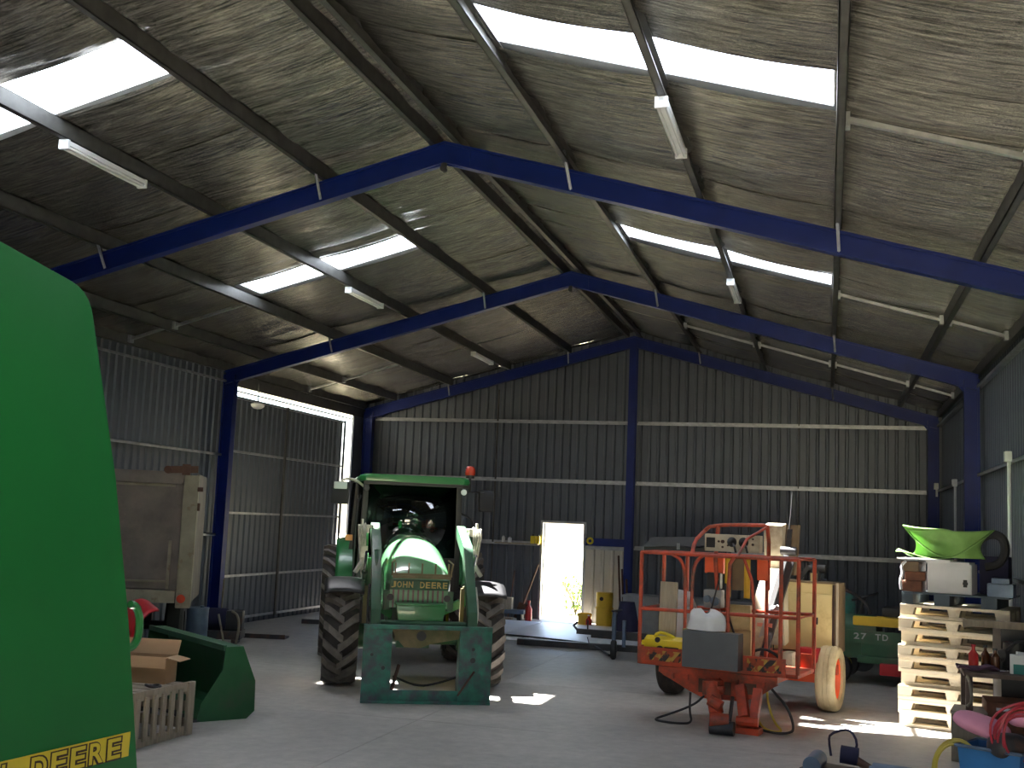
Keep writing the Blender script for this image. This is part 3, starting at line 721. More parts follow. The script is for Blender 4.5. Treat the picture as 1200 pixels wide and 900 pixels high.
for A, B, nm in (((-.71, 1.45), (-.83, 2.83), 'cab_door'), ((.64, 1.45), (.79, 2.83), 'cab_door')):
    s_ = -1 if A[0] < 0 else 1
    o = MB().add([(A[0], A[1], 1.0), (B[0], B[1], 1.3), (B[0]-s_*.05, B[1], 2.5), (A[0]-s_*.05, A[1], 2.5)], [(0, 1, 2, 3)]).obj(nm, 'dglass', TR); solidify(o, .006)
g = MB(); g.box(-.68, .64, 1.38, 1.46, .9, 1.5); g.box(-.80, .76, 1.5, 2.85, .95, 1.1); g.obj('cab_floor_and_firewall', 'black', TR)
rf = MB(); rf.loft([[(x*q+cx, y*1.0, z) for x, y in ((-.74, 1.30), (-.66, 1.24), (.66, 1.24), (.74, 1.30), (.78, 2.8), (.68, 2.9), (-.68, 2.9), (-.78, 2.8))] for q, z, cx in ((1.0, 2.50, .03), (1.02, 2.535, .03), (1.0, 2.575, .03), (.92, 2.60, .03))])
rf.obj('cab_roof', 'jd', TR, bevel=.01, ang=50)
MB().box(-.66, .68, 1.255, 1.32, 2.46, 2.50).obj('visor', 'black', TR)
for x in (-.62, .70): MB().lathe([(0, -.05), (.035, -.04), (.042, 0), (.035, .01), (0, .012)], (x, 1.24, 2.40), (0, -1, 0), 16).obj('work_lamp', 'tube' if x > 0 else 'black', TR)
# cab interior
g = MB(); g.box(-.27, .22, 2.2, 2.65, 1.35, 1.47); g.box(-.26, .21, 2.6, 2.74, 1.45, 2.1); g.box(-.14, .09, 2.60, 2.70, 2.1, 2.3); g.obj('driver_seat', 'black', TR, bevel=.04)
o = MB().grid(lambda u, v: (-.30+.62*u, 2.56+.22*v+.02*math.sin(9*u), 2.16-.10*u+.05*math.sin(5*u)-.16*abs(2*v-1)**2), 12, 8).obj('reflection_cloth', 'bluep', TR); solidify(o, .01)  # blue cloth added on the seat in place of a windscreen reflection
g = MB(); g.tube([(.19*math.cos(a)-.02, 1.9+.08*math.sin(a), 1.72+.17*math.sin(a)) for a in [2*math.pi*i/20 for i in range(20)]], .014, 8, closed=True); g.cyl((-.02, 1.9, 1.72), (-.02, 1.62, 1.35), .035); g.bar((-.2, 1.9, 1.72), (.16, 1.9, 1.72), .03, .015); g.obj('steering_wheel', 'black', TR)
MB().box(-.25, .2, 1.55, 1.68, 1.45, 1.64).obj('dashboard', 'black', TR, bevel=.03)
# exhaust side ducts / blinker / handrails
MB().box(-.86, -.76, 1.75, 1.80, 1.68, 1.76).obj('indicator_lamp', 'amber', TR, bevel=.01)
MB().tube([(-.72, 1.36, 1.2), (-.74, 1.3, 1.3), (-.73, 1.3, 2.2), (-.68, 1.36, 2.3)], .014, smooth=1).obj('handrail', 'black', TR)
# mirrors
def mirror(x, y, z, w, h, ox, tilt, m2):
    k = MB(); k.box(-w/2, w/2, -.04, .05, -h/2, h/2); a = k.obj('mirror', 'black', TR, bevel=.03, loc=(x, y, z), rot=(R(-8), 0, tilt))
    return a
mirror(-.965, 1.55, 2.33, .24, .31, 0, R(-12), 0); mirror(1.06, 1.62, 2.30, .21, .30, 0, R(10), 0)
MB().box(-1.06, -.88, 1.44, 1.53, 2.38, 2.475).obj('mirror_lit_top', 'white', TR, bevel=.015)  # white block painting the sunlit top of the left mirror
MB().tube([(-.62, 1.40, 2.40), (-.78, 1.42, 2.52), (-.93, 1.5, 2.52), (-.965, 1.55, 2.46)], .017, smooth=2).obj('mirror_arm', 'creamm', TR)
MB().tube([(.66, 1.40, 2.12), (.82, 1.40, 2.06), (.88, 1.40, 1.92), (.90, 1.38, 1.68), (.74, 1.40, 1.60)], .014, smooth=2).tube([(.66, 1.40, 2.40), (.9, 1.5, 2.42), (1.06, 1.62, 2.40)], .008).obj('mirror_arm', 'black', TR)
# beacon
g = MB(); g.cyl((.82, 1.62, 2.42), (.82, 1.62, 2.65), .018, n=10); g.cyl((.82, 1.62, 2.61), (.82, 1.62, 2.65), .06, n=16); g.bar((.66, 1.62, 2.48), (.82, 1.62, 2.48), .03, .03); g.obj('beacon_stem', 'black', TR)
MB().lathe([(.068, 0), (.075, .04), (.068, .09), (.045, .125), (0, .135)], (.82, 1.62, 2.65), (0, 0, 1), 20).obj('beacon', 'beacon', TR)
# rear mudguards
for sx in (-1, 1):
    def fn(u, v, sx=sx):
        a = R(20)+R(125)*u; r_ = .90; q = v*.40
        return (sx*(.68+q*.72)-.0, 2.6-r_*math.cos(a), .82+r_*math.sin(a)-.05*v**3)
    o = MB().grid(fn, 16, 6).obj('rear_mudguard', 'jd', TR); solidify(o, .015)
    MB().px([(2.6-.9*math.cos(R(q)), .82+.9*math.sin(R(q))) for q in range(20, 146, 12)]+[(2.9, 1.1), (2.3, 1.1)], sx*.68-.01, sx*.68+.01).obj('mudguard_side', 'jd', TR)
for z, x in ((.45, -.80), (.75, -.78), (1.0, -.76)): MB().box(x-.14, x+.14, 1.5, 1.72, z, z+.03).obj('step', 'black', TR)
MB().px([(1.3, .55), (2.0, .55), (2.0, 1.0), (1.3, 1.0)], -.60, -.28).obj('fuel_tank', 'black', TR, bevel=.05)

# ------------------------------------------------------------------ trailer mounted boom lift
LF = thing('boom_lift', 'orange towable boom lift with work cage, cream engine cabinet', 'boom lift', (3.1, 14.25, 0), R(-12))
def lift_wheel(x, m_t, m_r):
    w = MB(); w.lathe([(.0, -.03), (.08, -.03), (.10, 0), (.2, .01), (.235, .06), (.25, .09)], (0, 0, 0), (1, 0, 0), 28)
    w.lathe([(.0, .02), (.05, .02), (.05, .05), (0, .05)], (0, 0, 0), (1, 0, 0), 16); o = w.obj('wheel', m_r, LF, loc=(x, 0, .375))
    t = MB(); t.lathe([(.24, -.10), (.30, -.115), (.35, -.105), (.372, -.075), (.368, -.068), (.368, -.062), (.375, -.055), (.375, -.02), (.367, -.016), (.367, -.010), (.375, -.006), (.375, .03), (.367, .034), (.367, .04), (.375, .044), (.374, .07), (.35, .105), (.30, .115), (.24, .10), (.24, -.10)], (0, 0, 0), (1, 0, 0), 36)
    t.obj('tyre', m_t, o); MB().lathe([(.25, -.095), (.235, -.05), (.235, .05), (.25, .095)], (0, 0, 0), (1, 0, 0), 28).obj('rim', m_r, o)
lift_wheel(.945, 'creamtyre', 'orange2'); lift_wheel(-.98, 'tyre', 'orange')  # right wheel has a paler tyre and brighter orange than the left
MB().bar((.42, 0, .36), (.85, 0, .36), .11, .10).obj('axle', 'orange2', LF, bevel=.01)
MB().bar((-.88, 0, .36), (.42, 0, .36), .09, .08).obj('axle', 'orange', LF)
g = MB(); g.box(.0, .14, -1.9, .9, .36, .50); g.box(.40, .54, -1.4, .9, .36, .50); g.box(-.5, 1.0, .1, .2, .40, .52); g.box(-.3, .9, .7, .85, .40, .55); g.box(.2, .8, -.35, .35, .50, .64); g.obj('chassis', 'orange', LF, bevel=.01)
# tapered front frame under the cage
g = MB(); g.py([(-.45, .53), (.80, .55), (.80, .47), (.62, .34), (.44, .28), (.04, .27), (-.12, .33), (-.45, .49)], -1.93, -1.90)
g.box(-.46, .82, -1.95, -1.25, .50, .56); g.bar((-.42, -1.9, .50), (.1, -1.9, .29), .05, .06); g.bar((.8, -1.9, .50), (.40, -1.9, .29), .05, .06)
g.obj('front_frame', 'orange', LF)
for x0, x1, z0, z1 in ((-.02, .08, .33, .47), (.48, .60, .36, .47), (.26, .33, .33, .46)): MB().box(x0, x1, -1.936, -1.925, z0, z1).obj('frame_opening', 'rust', LF)
for x in (-.30, -.14, .20, .40, .68): MB().box(x-.012, x+.012, -1.96, -1.93, .33 if abs(x-.25) < .3 else .44, .50).obj('frame_rib', 'orange', LF)
# jack legs
g = MB(); g.cyl((.22, -2.25, .48), (.30, -2.32, .20), .075, n=12); g.box(.14, .30, -2.3, -2.12, .36, .5); g.cyl((.30, -2.32, .22), (.36, -2.38, .06), .055, n=12); g.bar((.1, -1.93, .42), (.24, -2.2, .42), .08, .08); g.obj('jack_leg', 'orange', LF, bevel=.0)
MB().cyl((.20, -2.27, .43), (.36, -2.27, .43), .035, n=10).cyl((.24, -2.36, .33), (.36, -2.36, .27), .06, n=10).cyl((.26, -2.42, .14), (.44, -2.36, .14), .07, n=12).obj('jack_joint', 'orange', LF)
MB().cyl((.26, -2.39, .07), (.50, -2.37, .07), .07, n=14).obj('jack_roller', 'darkm', LF)
g = MB(); g.bar((.44, -1.95, .44), (.54, -2.15, .16), .10, .07, up=(0, 1, 0)); g.bar((.62, -1.93, .42), (.62, -2.1, .12), .09, .07, up=(0, 1, 0)); g.cyl((.46, -2.15, .12), (.68, -2.13, .12), .05, n=10); g.box(.44, .70, -2.2, -2.02, .0, .06); g.obj('jack_leg', 'orange', LF)
MB().cyl((.40, -2.1, .34), (.42, -2.3, .02), .02, n=8).obj('jack_strut', 'darkm', LF)
# work cage
CX0, CX1, CY0, CY1, CZ0, CZ1 = -.70, 1.02, -1.92, -1.20, .60, 1.76
cg = MB(); rt = .019
def rail(*p, r=rt): cg.tube(p, r, 8)
rail((CX0, CY0, CZ1), (CX1, CY0, CZ1), (CX1, CY1, CZ1), (CX0, CY1, CZ1), (CX0, CY0, CZ1)); rail((CX0, CY0, 1.15), (CX1, CY0, 1.17), (CX1, CY1, 1.17), (CX0, CY1, 1.15), (CX0, CY0, 1.15))
cage = cg.obj('cage_rails', 'orange', LF)
for x, y in ((CX0, CY0), (CX1, CY0), (CX1, CY1), (CX0, CY1), (.84, CY0), (-.42, CY1), (.50, CY1)):
    MB().tube([(x, y, CZ0), (x, y, CZ1)], .022, 8).obj('cage_post', 'orange', LF)
g = MB(); g.tube([(-.36, CY0, CZ1), (-.24, CY0, 1.70), (-.19, CY0, 1.52), (-.19, CY0, CZ0)], .019, smooth=2); g.tube([(-.0, CY0, CZ1), (-.09, CY0, 1.68), (-.12, CY0, 1.5), (-.12, CY0, CZ0)], .019, smooth=2); g.obj('gate_arch', 'orange', LF)
g = MB(); g.tube([(.28, CY0, CZ0), (.28, CY0, 1.66), (.34, CY0, CZ1)], .021, smooth=1); g.tube([(.44, CY0, CZ1), (.56, CY0, 1.45), (.56, CY0, CZ0)], .017, smooth=1); g.obj('gate_arch', 'orange', LF)
g = MB(); g.tube([(-.14, -1.88, CZ1), (-.24, -1.5, 1.9), (-.24, -1.22, 2.0), (-.14, -1.22, 2.09), (.44, -1.22, 2.11), (.52, -1.22, 2.10), (.52, -1.22, 1.4)], .022, 8, smooth=1); g.tube([(.50, -1.22, 2.09), (.38, -1.6, 1.95), (.36, -1.88, CZ1)], .016); g.tube([(-.06, -1.22, 2.08), (-.06, -1.3, 1.7), (-.02, -1.3, 1.2), (-.02, -1.28, .66)], .024, 8); g.obj('guard_hoop', 'orange', LF)
MB().box(CX0, CX1, CY0, CY1, .56, .60).obj('cage_floor', 'orange', LF)
g = MB(); g.box(CX0-.01, CX1-.12, CY0-.02, CY0, .565, .75); g.box(CX0-.02, CX0, CY0, CY1, .565, .75); g.box(CX1-.14, CX1, CY1, CY1+.02, .565, .75); g.obj('kick_board', 'orange', LF, bevel=.004)
MB().box(.50, .86, CY0-.026, CY0-.021, .60, .73).obj('hazard_plate', 'hazard', LF); MB().box(-.62, -.22, CY0-.026, CY0-.021, .61, .72).obj('hazard_plate', 'hazard', LF)
# grey enclosure bolted to the cage front
MB().box(-.14, .46, CY0-.22, CY0-.03, .60, .975).obj('front_enclosure', 'greybox', LF, bevel=.008)
MB().box(-.18, -.14, CY0-.1, CY0-.02, .60, .98).obj('enclosure_edge', 'fadey', LF)
# control console
cs = MB().box(-.15, .47, -1.42, -1.28, 1.80, 1.99).obj('control_console', 'creampale', LF, bevel=.008)
for x in (-.10, -.06): pass
MB().box(-.13, -.03, -1.425, -1.415, 1.84, 1.95).obj('console_opening', 'black', cs)
for x, z, q in ((.015, 1.91, .012), (.06, 1.91, .02), (.06, 1.85, .012), (.12, 1.87, .01), (.40, 1.89, .014), (.40, 1.95, .01)): MB().cyl((x, -1.44, z), (x, -1.41, z), q, n=12).obj('console_knob', 'brown', cs)
for x in (.17, .30):
    MB().lathe([(.0, .0), (.05, .0), (.055, -.02), (.03, -.05), (0, -.06)], (x, -1.43, 1.91), (0, 1, 0), 14).obj('joystick_boot', 'black', cs)
    MB().tube([(x, -1.44, 1.92), (x+.05, -1.52, 1.86), (x+.06, -1.5, 1.80)], .012).obj('control_lever', 'black', cs)
MB().box(-.20, .02, -1.25, -1.19, 1.55, 1.76).obj('red_guard_plate', 'orange2', LF, bevel=.01)
MB().box(.40, .52, -1.25, -1.19, 1.50, 1.76).obj('red_guard_plate', 'orange2', LF, bevel=.01)
MB().box(.12, .26, -1.24, -1.18, 1.38, 1.76).obj('mast_bracket', 'oily', LF)
for x in (.08, .30): MB().cyl((x, -1.28, 1.30), (x, -1.28, 1.74), .035, n=12).obj('yellow_cylinder', 'ywb', LF)
MB().box(-.16, .0, -1.30, -1.2, 1.38, 1.56).obj('black_box', 'black', LF, bevel=.02)
MB().box(-.17, .03, -1.36, -1.2, 1.17, 1.37).obj('pump_unit', 'ltgrey', LF, bevel=.02)
MB().cyl((-.12, -1.40, 1.27), (-.12, -1.35, 1.27), .04, n=14).cyl((-.03, -1.40, 1.25), (-.03, -1.35, 1.25), .05, n=14).obj('gauge', 'bluegrey', LF)
MB().box(.10, .34, -1.28, -1.2, .95, 1.22).obj('lower_cream_panel', 'creamp', LF, bevel=.01)
MB().box(-.10, .34, -1.24, -1.19, .64, .98).obj('lower_cream_panel', 'creamp', LF, bevel=.01)
MB().tube([(.08, -1.36, 1.45), (.10, -1.42, 1.25), (.18, -1.45, 1.0), (.26, -1.45, .82)], .012, smooth=1).tube([(.02, -1.4, 1.5), (-.05, -1.5, 1.1), (-.12, -1.7, .8)], .009, smooth=1).obj('control_cable', 'rubber', LF)
# boom sections
g = MB(); g.add(*(lambda vs: (vs, [(0, 1, 3, 2), (4, 6, 7, 5), (0, 4, 5, 1), (2, 3, 7, 6), (0, 2, 6, 4), (1, 5, 7, 3)]))([(x, y, z) for (z, xa, xb, yy) in ((.66, .12, .38, -1.05), (1.62, .34, .56, -.75)) for x in (xa, xb) for y in (yy, yy+.2)])); g.obj('lower_boom', 'creampale', LF, bevel=.012)
MB().box(.33, .50, -.95, -.80, .95, 1.02).obj('boom_decal', 'pinkp', LF)
g = MB(); g.bar((.40, -.5, 2.13), (.40, -.3, .75), .22, .2, up=(0, 1, 0)); g.obj('upper_boom', 'creampale', LF, bevel=.012)
g = MB(); g.py([(.52, 2.13), (.66, 2.13), (.62, 1.55), (.50, 1.55)], -.46, -.34); g.obj('boom_link', 'oily', LF)
g = MB(); g.bar((.60, -.75, 1.78), (.34, -1.0, .66), .055, .06, up=(0, 1, 0)); g.obj('hydraulic_cylinder', 'ltgrey', LF)
g = MB(); g.bar((.66, -.72, 1.75), (.42, -1.0, .66), .07, .06, up=(0, 1, 0)); g.obj('cylinder_guard', 'darkm', LF)
g = MB(); g.cyl((.50, -.6, 1.83), (.68, -.6, 1.83), .05, n=12); g.bar((.58, -.6, 1.85), (.60, -.6, 2.08), .05, .04, up=(0, 1, 0)); g.bar((.54, -.6, 1.6), (.60, -.6, 1.9), .03, .04, up=(0, 1, 0)); g.obj('pivot_bracket', 'darkm', LF)
MB().tube([(.59, -.6, 2.05), (.60, -.55, 2.3), (.60, -.5, 2.5)], .008).obj('aerial_cable', 'rubber', LF)
MB().cyl((.48, -.9, 1.17), (.60, -.9, 1.17), .05, n=12).bar((.44, -.92, 1.05), (.56, -.92, 1.22), .06, .04).obj('pivot_pin', 'ltgrey', LF)
# cream engine cabinet
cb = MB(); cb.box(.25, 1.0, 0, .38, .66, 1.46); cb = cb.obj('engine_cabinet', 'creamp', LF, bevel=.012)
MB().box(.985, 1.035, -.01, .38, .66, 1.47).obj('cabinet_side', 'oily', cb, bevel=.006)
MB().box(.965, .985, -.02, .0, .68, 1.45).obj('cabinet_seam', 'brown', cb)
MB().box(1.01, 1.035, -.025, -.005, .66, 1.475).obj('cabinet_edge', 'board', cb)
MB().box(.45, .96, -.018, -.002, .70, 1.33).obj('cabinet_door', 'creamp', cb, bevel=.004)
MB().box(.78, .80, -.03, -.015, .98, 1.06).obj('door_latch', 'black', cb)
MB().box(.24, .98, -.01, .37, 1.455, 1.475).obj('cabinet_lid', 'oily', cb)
MB().cyl((.72, .1, 1.46), (.72, .1, 1.57), .04, n=12).obj('filler_neck', 'creamp', cb)
g = MB(); g.cyl((.70, .3, 1.47), (.70, .3, 1.60), .06, n=12); g.cyl((.62, .3, 1.62), (.82, .3, 1.62), .05, n=12); g.bar((.5, .3, 1.47), (.62, .3, 1.65), .05, .05); g.obj('exhaust_pipe', 'darkm', cb)
for z in (1.2, .75): MB().tube([(.285, -.01, z), (.285, -.05, z), (.285, -.05, z-.12), (.285, -.01, z-.12)], .008).obj('cabinet_handle', 'darkm', cb)
g = MB(); g.box(.60, .82, -.25, -.05, .46, .60); g.cyl((.72, -.2, .6), (.72, -.2, .7), .05, n=12); g.obj('hydraulic_motor', 'bluegrey', LF, bevel=.02)
MB().box(.50, .62, -.5, -.3, .42, .68).obj('hose_cover', 'creampale', LF, bevel=.04)
MB().box(.62, .86, -.3, -.1, .44, .72).obj('battery_box', 'red', LF, bevel=.01)
# board and white sheet in the cage, yellow tool, bag (things of their own)
def at(o, x, y, z=0):   # local point of a thing -> world
    c, s = math.cos(o.rotation_euler.z), math.sin(o.rotation_euler.z); return (o.location.x+c*x-s*y, o.location.y+s*x+c*y, o.location.z+z)
t = tag(MB().box(-.10, .10, -.012, .012, 0, .84).obj('board', 'board', loc=at(LF, -.50, -1.62, .60), rot=(R(-4), 0, R(-12))), 'bare pale board standing upright inside the orange work cage', 'board')
o = MB().add([(-.24, 0, 0), (.22, 0, 0), (.14, 0, .17), (-.02, 0, .19)], [(0, 1, 2, 3)]); o.box(-.2, .18, .0, .02, -.55, .01)
t = tag(o.obj('plastic_sheet', 'bag', loc=at(LF, -.48, -1.30, 1.16), rot=(0, 0, R(-12))), 'white sheet behind the pale board in the orange cage', 'sheet'); solidify(t, .01)
t = thing('chainsaw', 'yellow power tool lying in the left of the orange cage', 'power tool', at(LF, -.47, -1.74, .60), R(-12))
MB().px([(-.08, 0), (.08, 0), (.08, .22), (0, .26), (-.08, .22)], -.22, .22).obj('housing', 'yellow', t, bevel=.02)
MB().tube([(-.14, 0, .2), (-.08, -.03, .30), (.06, -.03, .28), (.14, 0, .22)], .018, smooth=1).obj('handle', 'yellow', t)
MB().box(.02, .18, -.085, -.078, .08, .15).cyl((-.03, -.10, .12), (-.03, -.075, .12), .04, n=12).cyl((-.06, -.09, .22), (-.06, -.07, .22), .03, n=10).obj('black_trim', 'black', t)
MB().box(-.26, -.22, -.04, .04, .05, .2).obj('end_cover', 'yellow', t, bevel=.01)
g = MB()
def fn(u, v):
    a = 2*math.pi*v; z = .02+.20*math.sin(u*math.pi/2); r_ = (1-.75*u**3); 
    return (.20*r_*math.cos(a)*(1+.12*math.sin(3*a+4*u)), .08*r_*math.sin(a)*(1+.2*math.sin(4*a)), z*(1+.12*math.sin(2*a+1)))
t = tag(g.grid(fn, 8, 24).obj('plastic_bag', 'bag', loc=at(LF, .08, CY0-.12, .965), rot=(0, 0, R(-12))), 'crumpled white plastic bag on top of grey enclosure at cage front', 'bag')
# cables hanging from the lift
def cable(name, pts, r_, mt, label, cat, smooth=3, group=None):
    return tag(MB().tube(pts, r_, 8, smooth=smooth).obj(name, mt), label, cat, group)
q = lambda x, y, z: at(LF, x, y, z)
cable('hose', [q(-.10, -1.95, .32), q(-.10, -1.97, .12), q(-.05, -2.02, .02), q(-.15, -2.12, .014), q(-.42, -2.12, .014), q(-.46, -2.0, .02), q(-.3, -1.97, .08), q(-.05, -1.95, .2), q(.05, -1.95, .3)], .012, 'rubber', 'black hose loop on the floor left of the jack', 'hose')
cable('hose', [q(.62, -1.85, .5), q(.58, -1.9, .25), q(.62, -1.95, .03), q(.8, -2.0, .014), q(.94, -1.95, .02), q(.98, -1.85, .05), q(.90, -1.8, .25), q(.72, -1.8, .42), q(.66, -1.8, .52)], .014, 'rubber', 'outer dark hose loop hanging right of the jack legs', 'hose')
cable('hose', [q(.66, -1.75, .5), q(.68, -1.8, .3), q(.78, -1.9, .1), q(.9, -1.97, .03), q(.74, -1.98, .02), q(.6, -1.9, .1), q(.56, -1.8, .4)], .012, 'yelc', 'inner yellowish hose loop hanging right of the jack legs', 'hose')
cable('hose', [q(.5, -1.7, .78), q(.62, -1.72, .82), q(.75, -1.7, .76), q(.84, -1.68, .66)], .014, 'rubber', 'grey hose curving over the cage floor beside hazard stripes', 'hose', 1)
MB  # noqa

# ------------------------------------------------------------------ big green machine at the left edge
GM = thing('farm_machine', 'big green farm machine side panel with yellow lettered strip, left edge', 'farm machine', (.36, 5.3, 0), R(-5.56))
def rcorner(p, a, b, r_, n=5):
    p, a, b = Vector(p), Vector(a), Vector(b); u = p+(a-p).normalized()*r_; v = p+(b-p).normalized()*r_
    return [tuple((1-t)**2*u+2*t*(1-t)*p+t*t*v) for t in [i/n for i in range(n+1)]]
c1 = rcorner((-.38, 3.115), (-1.6, 3.335), (-.10, 2.17), .14)
poly = [(-2.2, 3.45)]+c1+[(-.071, 2.171), (.121, 1.426), (.289, .619), (.30, .35), (-2.2, .35)]
MB().px(poly, -.05, 0).obj('side_panel', 'jdpanel', GM, bevel=.008)
poly2 = [(a-.10 if a > -1 else a, b-.06 if b > 1 else b) for a, b in poly]
MB().px([(a, b) for a, b in poly2], -1.75, -.05).obj('body', 'jddark', GM)
MB().px([(-.9, .7), (.203, .7), (.206, .826), (-.9, .826)], .0, .003).obj('lettered_strip', 'jdy', GM)
letters(GM, 'brown', 'letter_shadow', 'JOHN DEERE', (.006, .128-.133*9-.103-.006, .700-.004), (0, 1, 0), (0, 0, 1), .133, .125, .122, 0.0, .085)
letters(GM, 'jdy', 'letter', 'JOHN DEERE', (.010, .128-.133*9-.103, .706), (0, 1, 0), (0, 0, 1), .133, .103, .106, 0.0, .02)
for z in (.52, ): MB().box(.0, .004, -1.2, .28, z, z+.01).obj('panel_fold', 'jddark', GM)
g = MB(); g.tube([(-.3+.27, .16, 1.50), (-.03, .21, 1.49), (-.03, .25, 1.42), (-.03, .25, 1.32), (-.03, .21, 1.27), (-.03, .15, 1.26)], .022, 8, smooth=2); g.obj('grab_handle', 'jd', GM)
for x in (-.35, -1.45):
    w = MB(); w.lathe([(.2, -.14), (.36, -.15), (.42, -.1), (.42, .1), (.36, .15), (.2, .14)], (0, 0, 0), (1, 0, 0), 28); w.obj('wheel', 'rubber', GM, loc=(x, -.9, .42))
    MB().lathe([(.2, -.1), (.08, -.05), (0, -.05)], (x, -.9, .42), (1, 0, 0), 20).lathe([(.2, .1), (.08, .05), (0, .05)], (x, -.9, .42), (1, 0, 0), 20).obj('wheel_rim', 'jdy', GM)

# ------------------------------------------------------------------ loader bucket
BK = thing('loader_bucket', 'empty dark green loader bucket on the floor behind the wooden crate', 'bucket', (-1.82, 9.96, 0), R(-36.9))
BP = [(0, .0), (.51, .0), (.59, .07), (.58, .36), (.43, .70), (.25, .70), (.23, .48), (.03, .17)]
for x in (-.02, -2.1): MB().px(BP, x, x+.02).obj('end_plate', 'bucketg', BK, bevel=.003)
sh = [(0, 0.0), (.51, .0), (.59, .07), (.58, .36), (.43, .70), (.25, .70)]
inn = [(.25, .685), (.42, .685), (.565, .355), (.575, .078), (.503, .015), (0, .012)]
MB().px(sh+inn, -2.08, -.02).obj('shell', 'bucketg', BK)
MB().box(-2.08, -.02, .235, .262, .66, .712).obj('top_rim', 'jddark', BK)
MB().box(-2.1, 0, -.06, .03, .0, .02).obj('cutting_edge', 'darkm', BK)

# crate, carton, odds around
CR = thing('crate', 'weathered slatted wooden crate standing in front of the green bucket', 'crate', (-1.60, 8.55, 0), R(-2))
for i in range(6):
    MB().box(-.012, .012, .03+.125*i, .085+.125*i, .05, .42).obj('slat', 'wood', CR)
MB().box(-.015, .015, .79, .89, .0, .47).obj('corner_board', 'wood', CR, bevel=.004)
for z0, z1 in ((.0, .08), (.39, .47)): MB().box(-.03, -.008, 0, .89, z0, z1).obj('rail_board', 'wood', CR, bevel=.003)
for j in range(5): MB().box(-.62, -.03, .02+.175*j, .165+.175*j, .435, .452).obj('top_board', 'wood', CR, bevel=.003)
MB().box(-.62, -.60, 0, .89, 0, .45).obj('back_board', 'wood', CR)
for y in (.01, .87): 
    for z in (.05, .2, .35): MB().box(-.60, -.03, y, y+.015, z, z+.09).obj('end_board', 'wood', CR)
CT = thing('carton', 'open brown cardboard box with raised flaps on the wooden crate', 'carton', (-1.74, 9.22, .452), R(8))
w_, d_, h_ = .60, .24, .235
g = MB(); 
for a in ((-w_, 0, 0, .006), (-w_, 0, d_-.006, d_)): g.box(a[0], a[1], a[2], a[3], 0, h_)
g.box(-w_, -w_+.006, 0, d_, 0, h_); g.box(-.006, 0, 0, d_, 0, h_); g.box(-w_, 0, 0, d_, 0, .006); g.obj('walls', 'card', CT)
MB().box(-w_, 0, d_, d_+.006, h_, h_+.14, rot=(R(-25), 0, 0), piv=(0, d_, h_)).obj('flap', 'card', CT)
MB().box(0, .13, 0, d_, h_-.006, h_, rot=(0, R(12), 0), piv=(0, 0, h_)).obj('flap', 'card', CT)
MB().box(-w_, 0, -.10, 0, h_-.006, h_, rot=(R(75), 0, 0), piv=(0, 0, h_)).obj('flap', 'card', CT)
t = tag(MB().tube([(0, 0, .015), (.06, .05, .03), (.12, .0, .02), (.05, -.06, .02), (-.05, 0, .03)], .012, closed=True, smooth=2).obj('chain', 'darkm', loc=(-1.72, 8.95, .455)), 'small dark chain on the crate top beside the carton', 'chain')
# red hood and dark tyre behind the carton
RG = thing('wheelbarrow', 'red curved plastic hood with a dark wheel behind the cardboard box', 'machine', (-2.54, 10.07, 0), R(-37))
def fn(u, v):
    w_ = math.sin(math.pi*.5*u)
    return (-.40+(.86-.16*u)*v, -.24+.30*u*u+.04*math.cos(3*v), .46+.62*w_-.05*u*v**2)
o = MB().grid(fn, 14, 8).obj('hood', 'red', RG); solidify(o, .02)
MB().lathe([(.12, -.05), (.24, -.07), (.28, -.03), (.28, .03), (.24, .07), (.12, .05), (.12, -.05)], (0, 0, 0), (0, 1, 0), 24).obj('tyre', 'rubber', RG, loc=(-.10, -.14, .28))
MB().cyl((0, -.06, 0), (0, .05, 0), .12, n=20).obj('wheel_disc', 'ltgrey', RG, loc=(-.1, -.14, .28))
MB().box(-.22, .2, -.06, .14, .30, .66).obj('chassis', 'darkm', RG, bevel=.02)
for x in (-.18, .18): MB().box(x-.02, x+.02, .06, .12, 0, .32).obj('leg', 'darkm', RG)

# tipping trailer body at left
TT = thing('grain_trailer', 'dusty grey tipping trailer body with cream corner post, left wall', 'trailer', (-4.1, 13.3, 0), R(27))
TP = [(-1.45, -.0)]
g = MB(); g.box(-2.4, -.18, .02, .05, .98, 2.48); g.obj('tailgate_panel', 'tray', TT)
MB().box(-2.4, -.1, -.03, .06, 2.34, 2.50).obj('top_rail', 'tray', TT, bevel=.01); MB().box(-2.4, -.1, -.05, .06, .80, .96).obj('bottom_rail', 'traypost', TT, bevel=.01)
MB().box(-2.4, -.24, -.02, .03, 1.06, 1.085).obj('lower_ledge', 'traypost', TT); MB().box(-2.4, -.2, .005, .03, 2.30, 2.335).obj('upper_ledge', 'traypost', TT); MB().box(-2.4, -.24, .0, .03, 1.62, 1.68).obj('middle_rail', 'tray', TT)
MB().box(-.09, .10, -.06, .10, .74, 2.46).obj('corner_post', 'traypost', TT, bevel=.015); MB().box(-.23, -.19, -.03, .03, .97, 1.60).obj('inner_post', 'traypost', TT)
MB().box(-.18, -.09, -.02, .04, .96, 2.34).obj('gate_stile', 'tray', TT)
g = MB(); g.bar((-.32, -.06, 2.52), (.08, -.06, 2.54), .05, .09); g.cyl((-.3, -.12, 2.52), (-.3, .02, 2.52), .05, n=12); g.box(-.12, -.02, -.1, 0, 2.46, 2.6); g.obj('latch', 'rust', TT); MB().cyl((.09, -.08, 2.28), (.16, -.08, 2.28), .03, n=8).obj('hinge_pin', 'rust', TT); MB().box(.07, .13, -.05, .05, 2.0, 2.1).obj('hook', 'rust', TT)
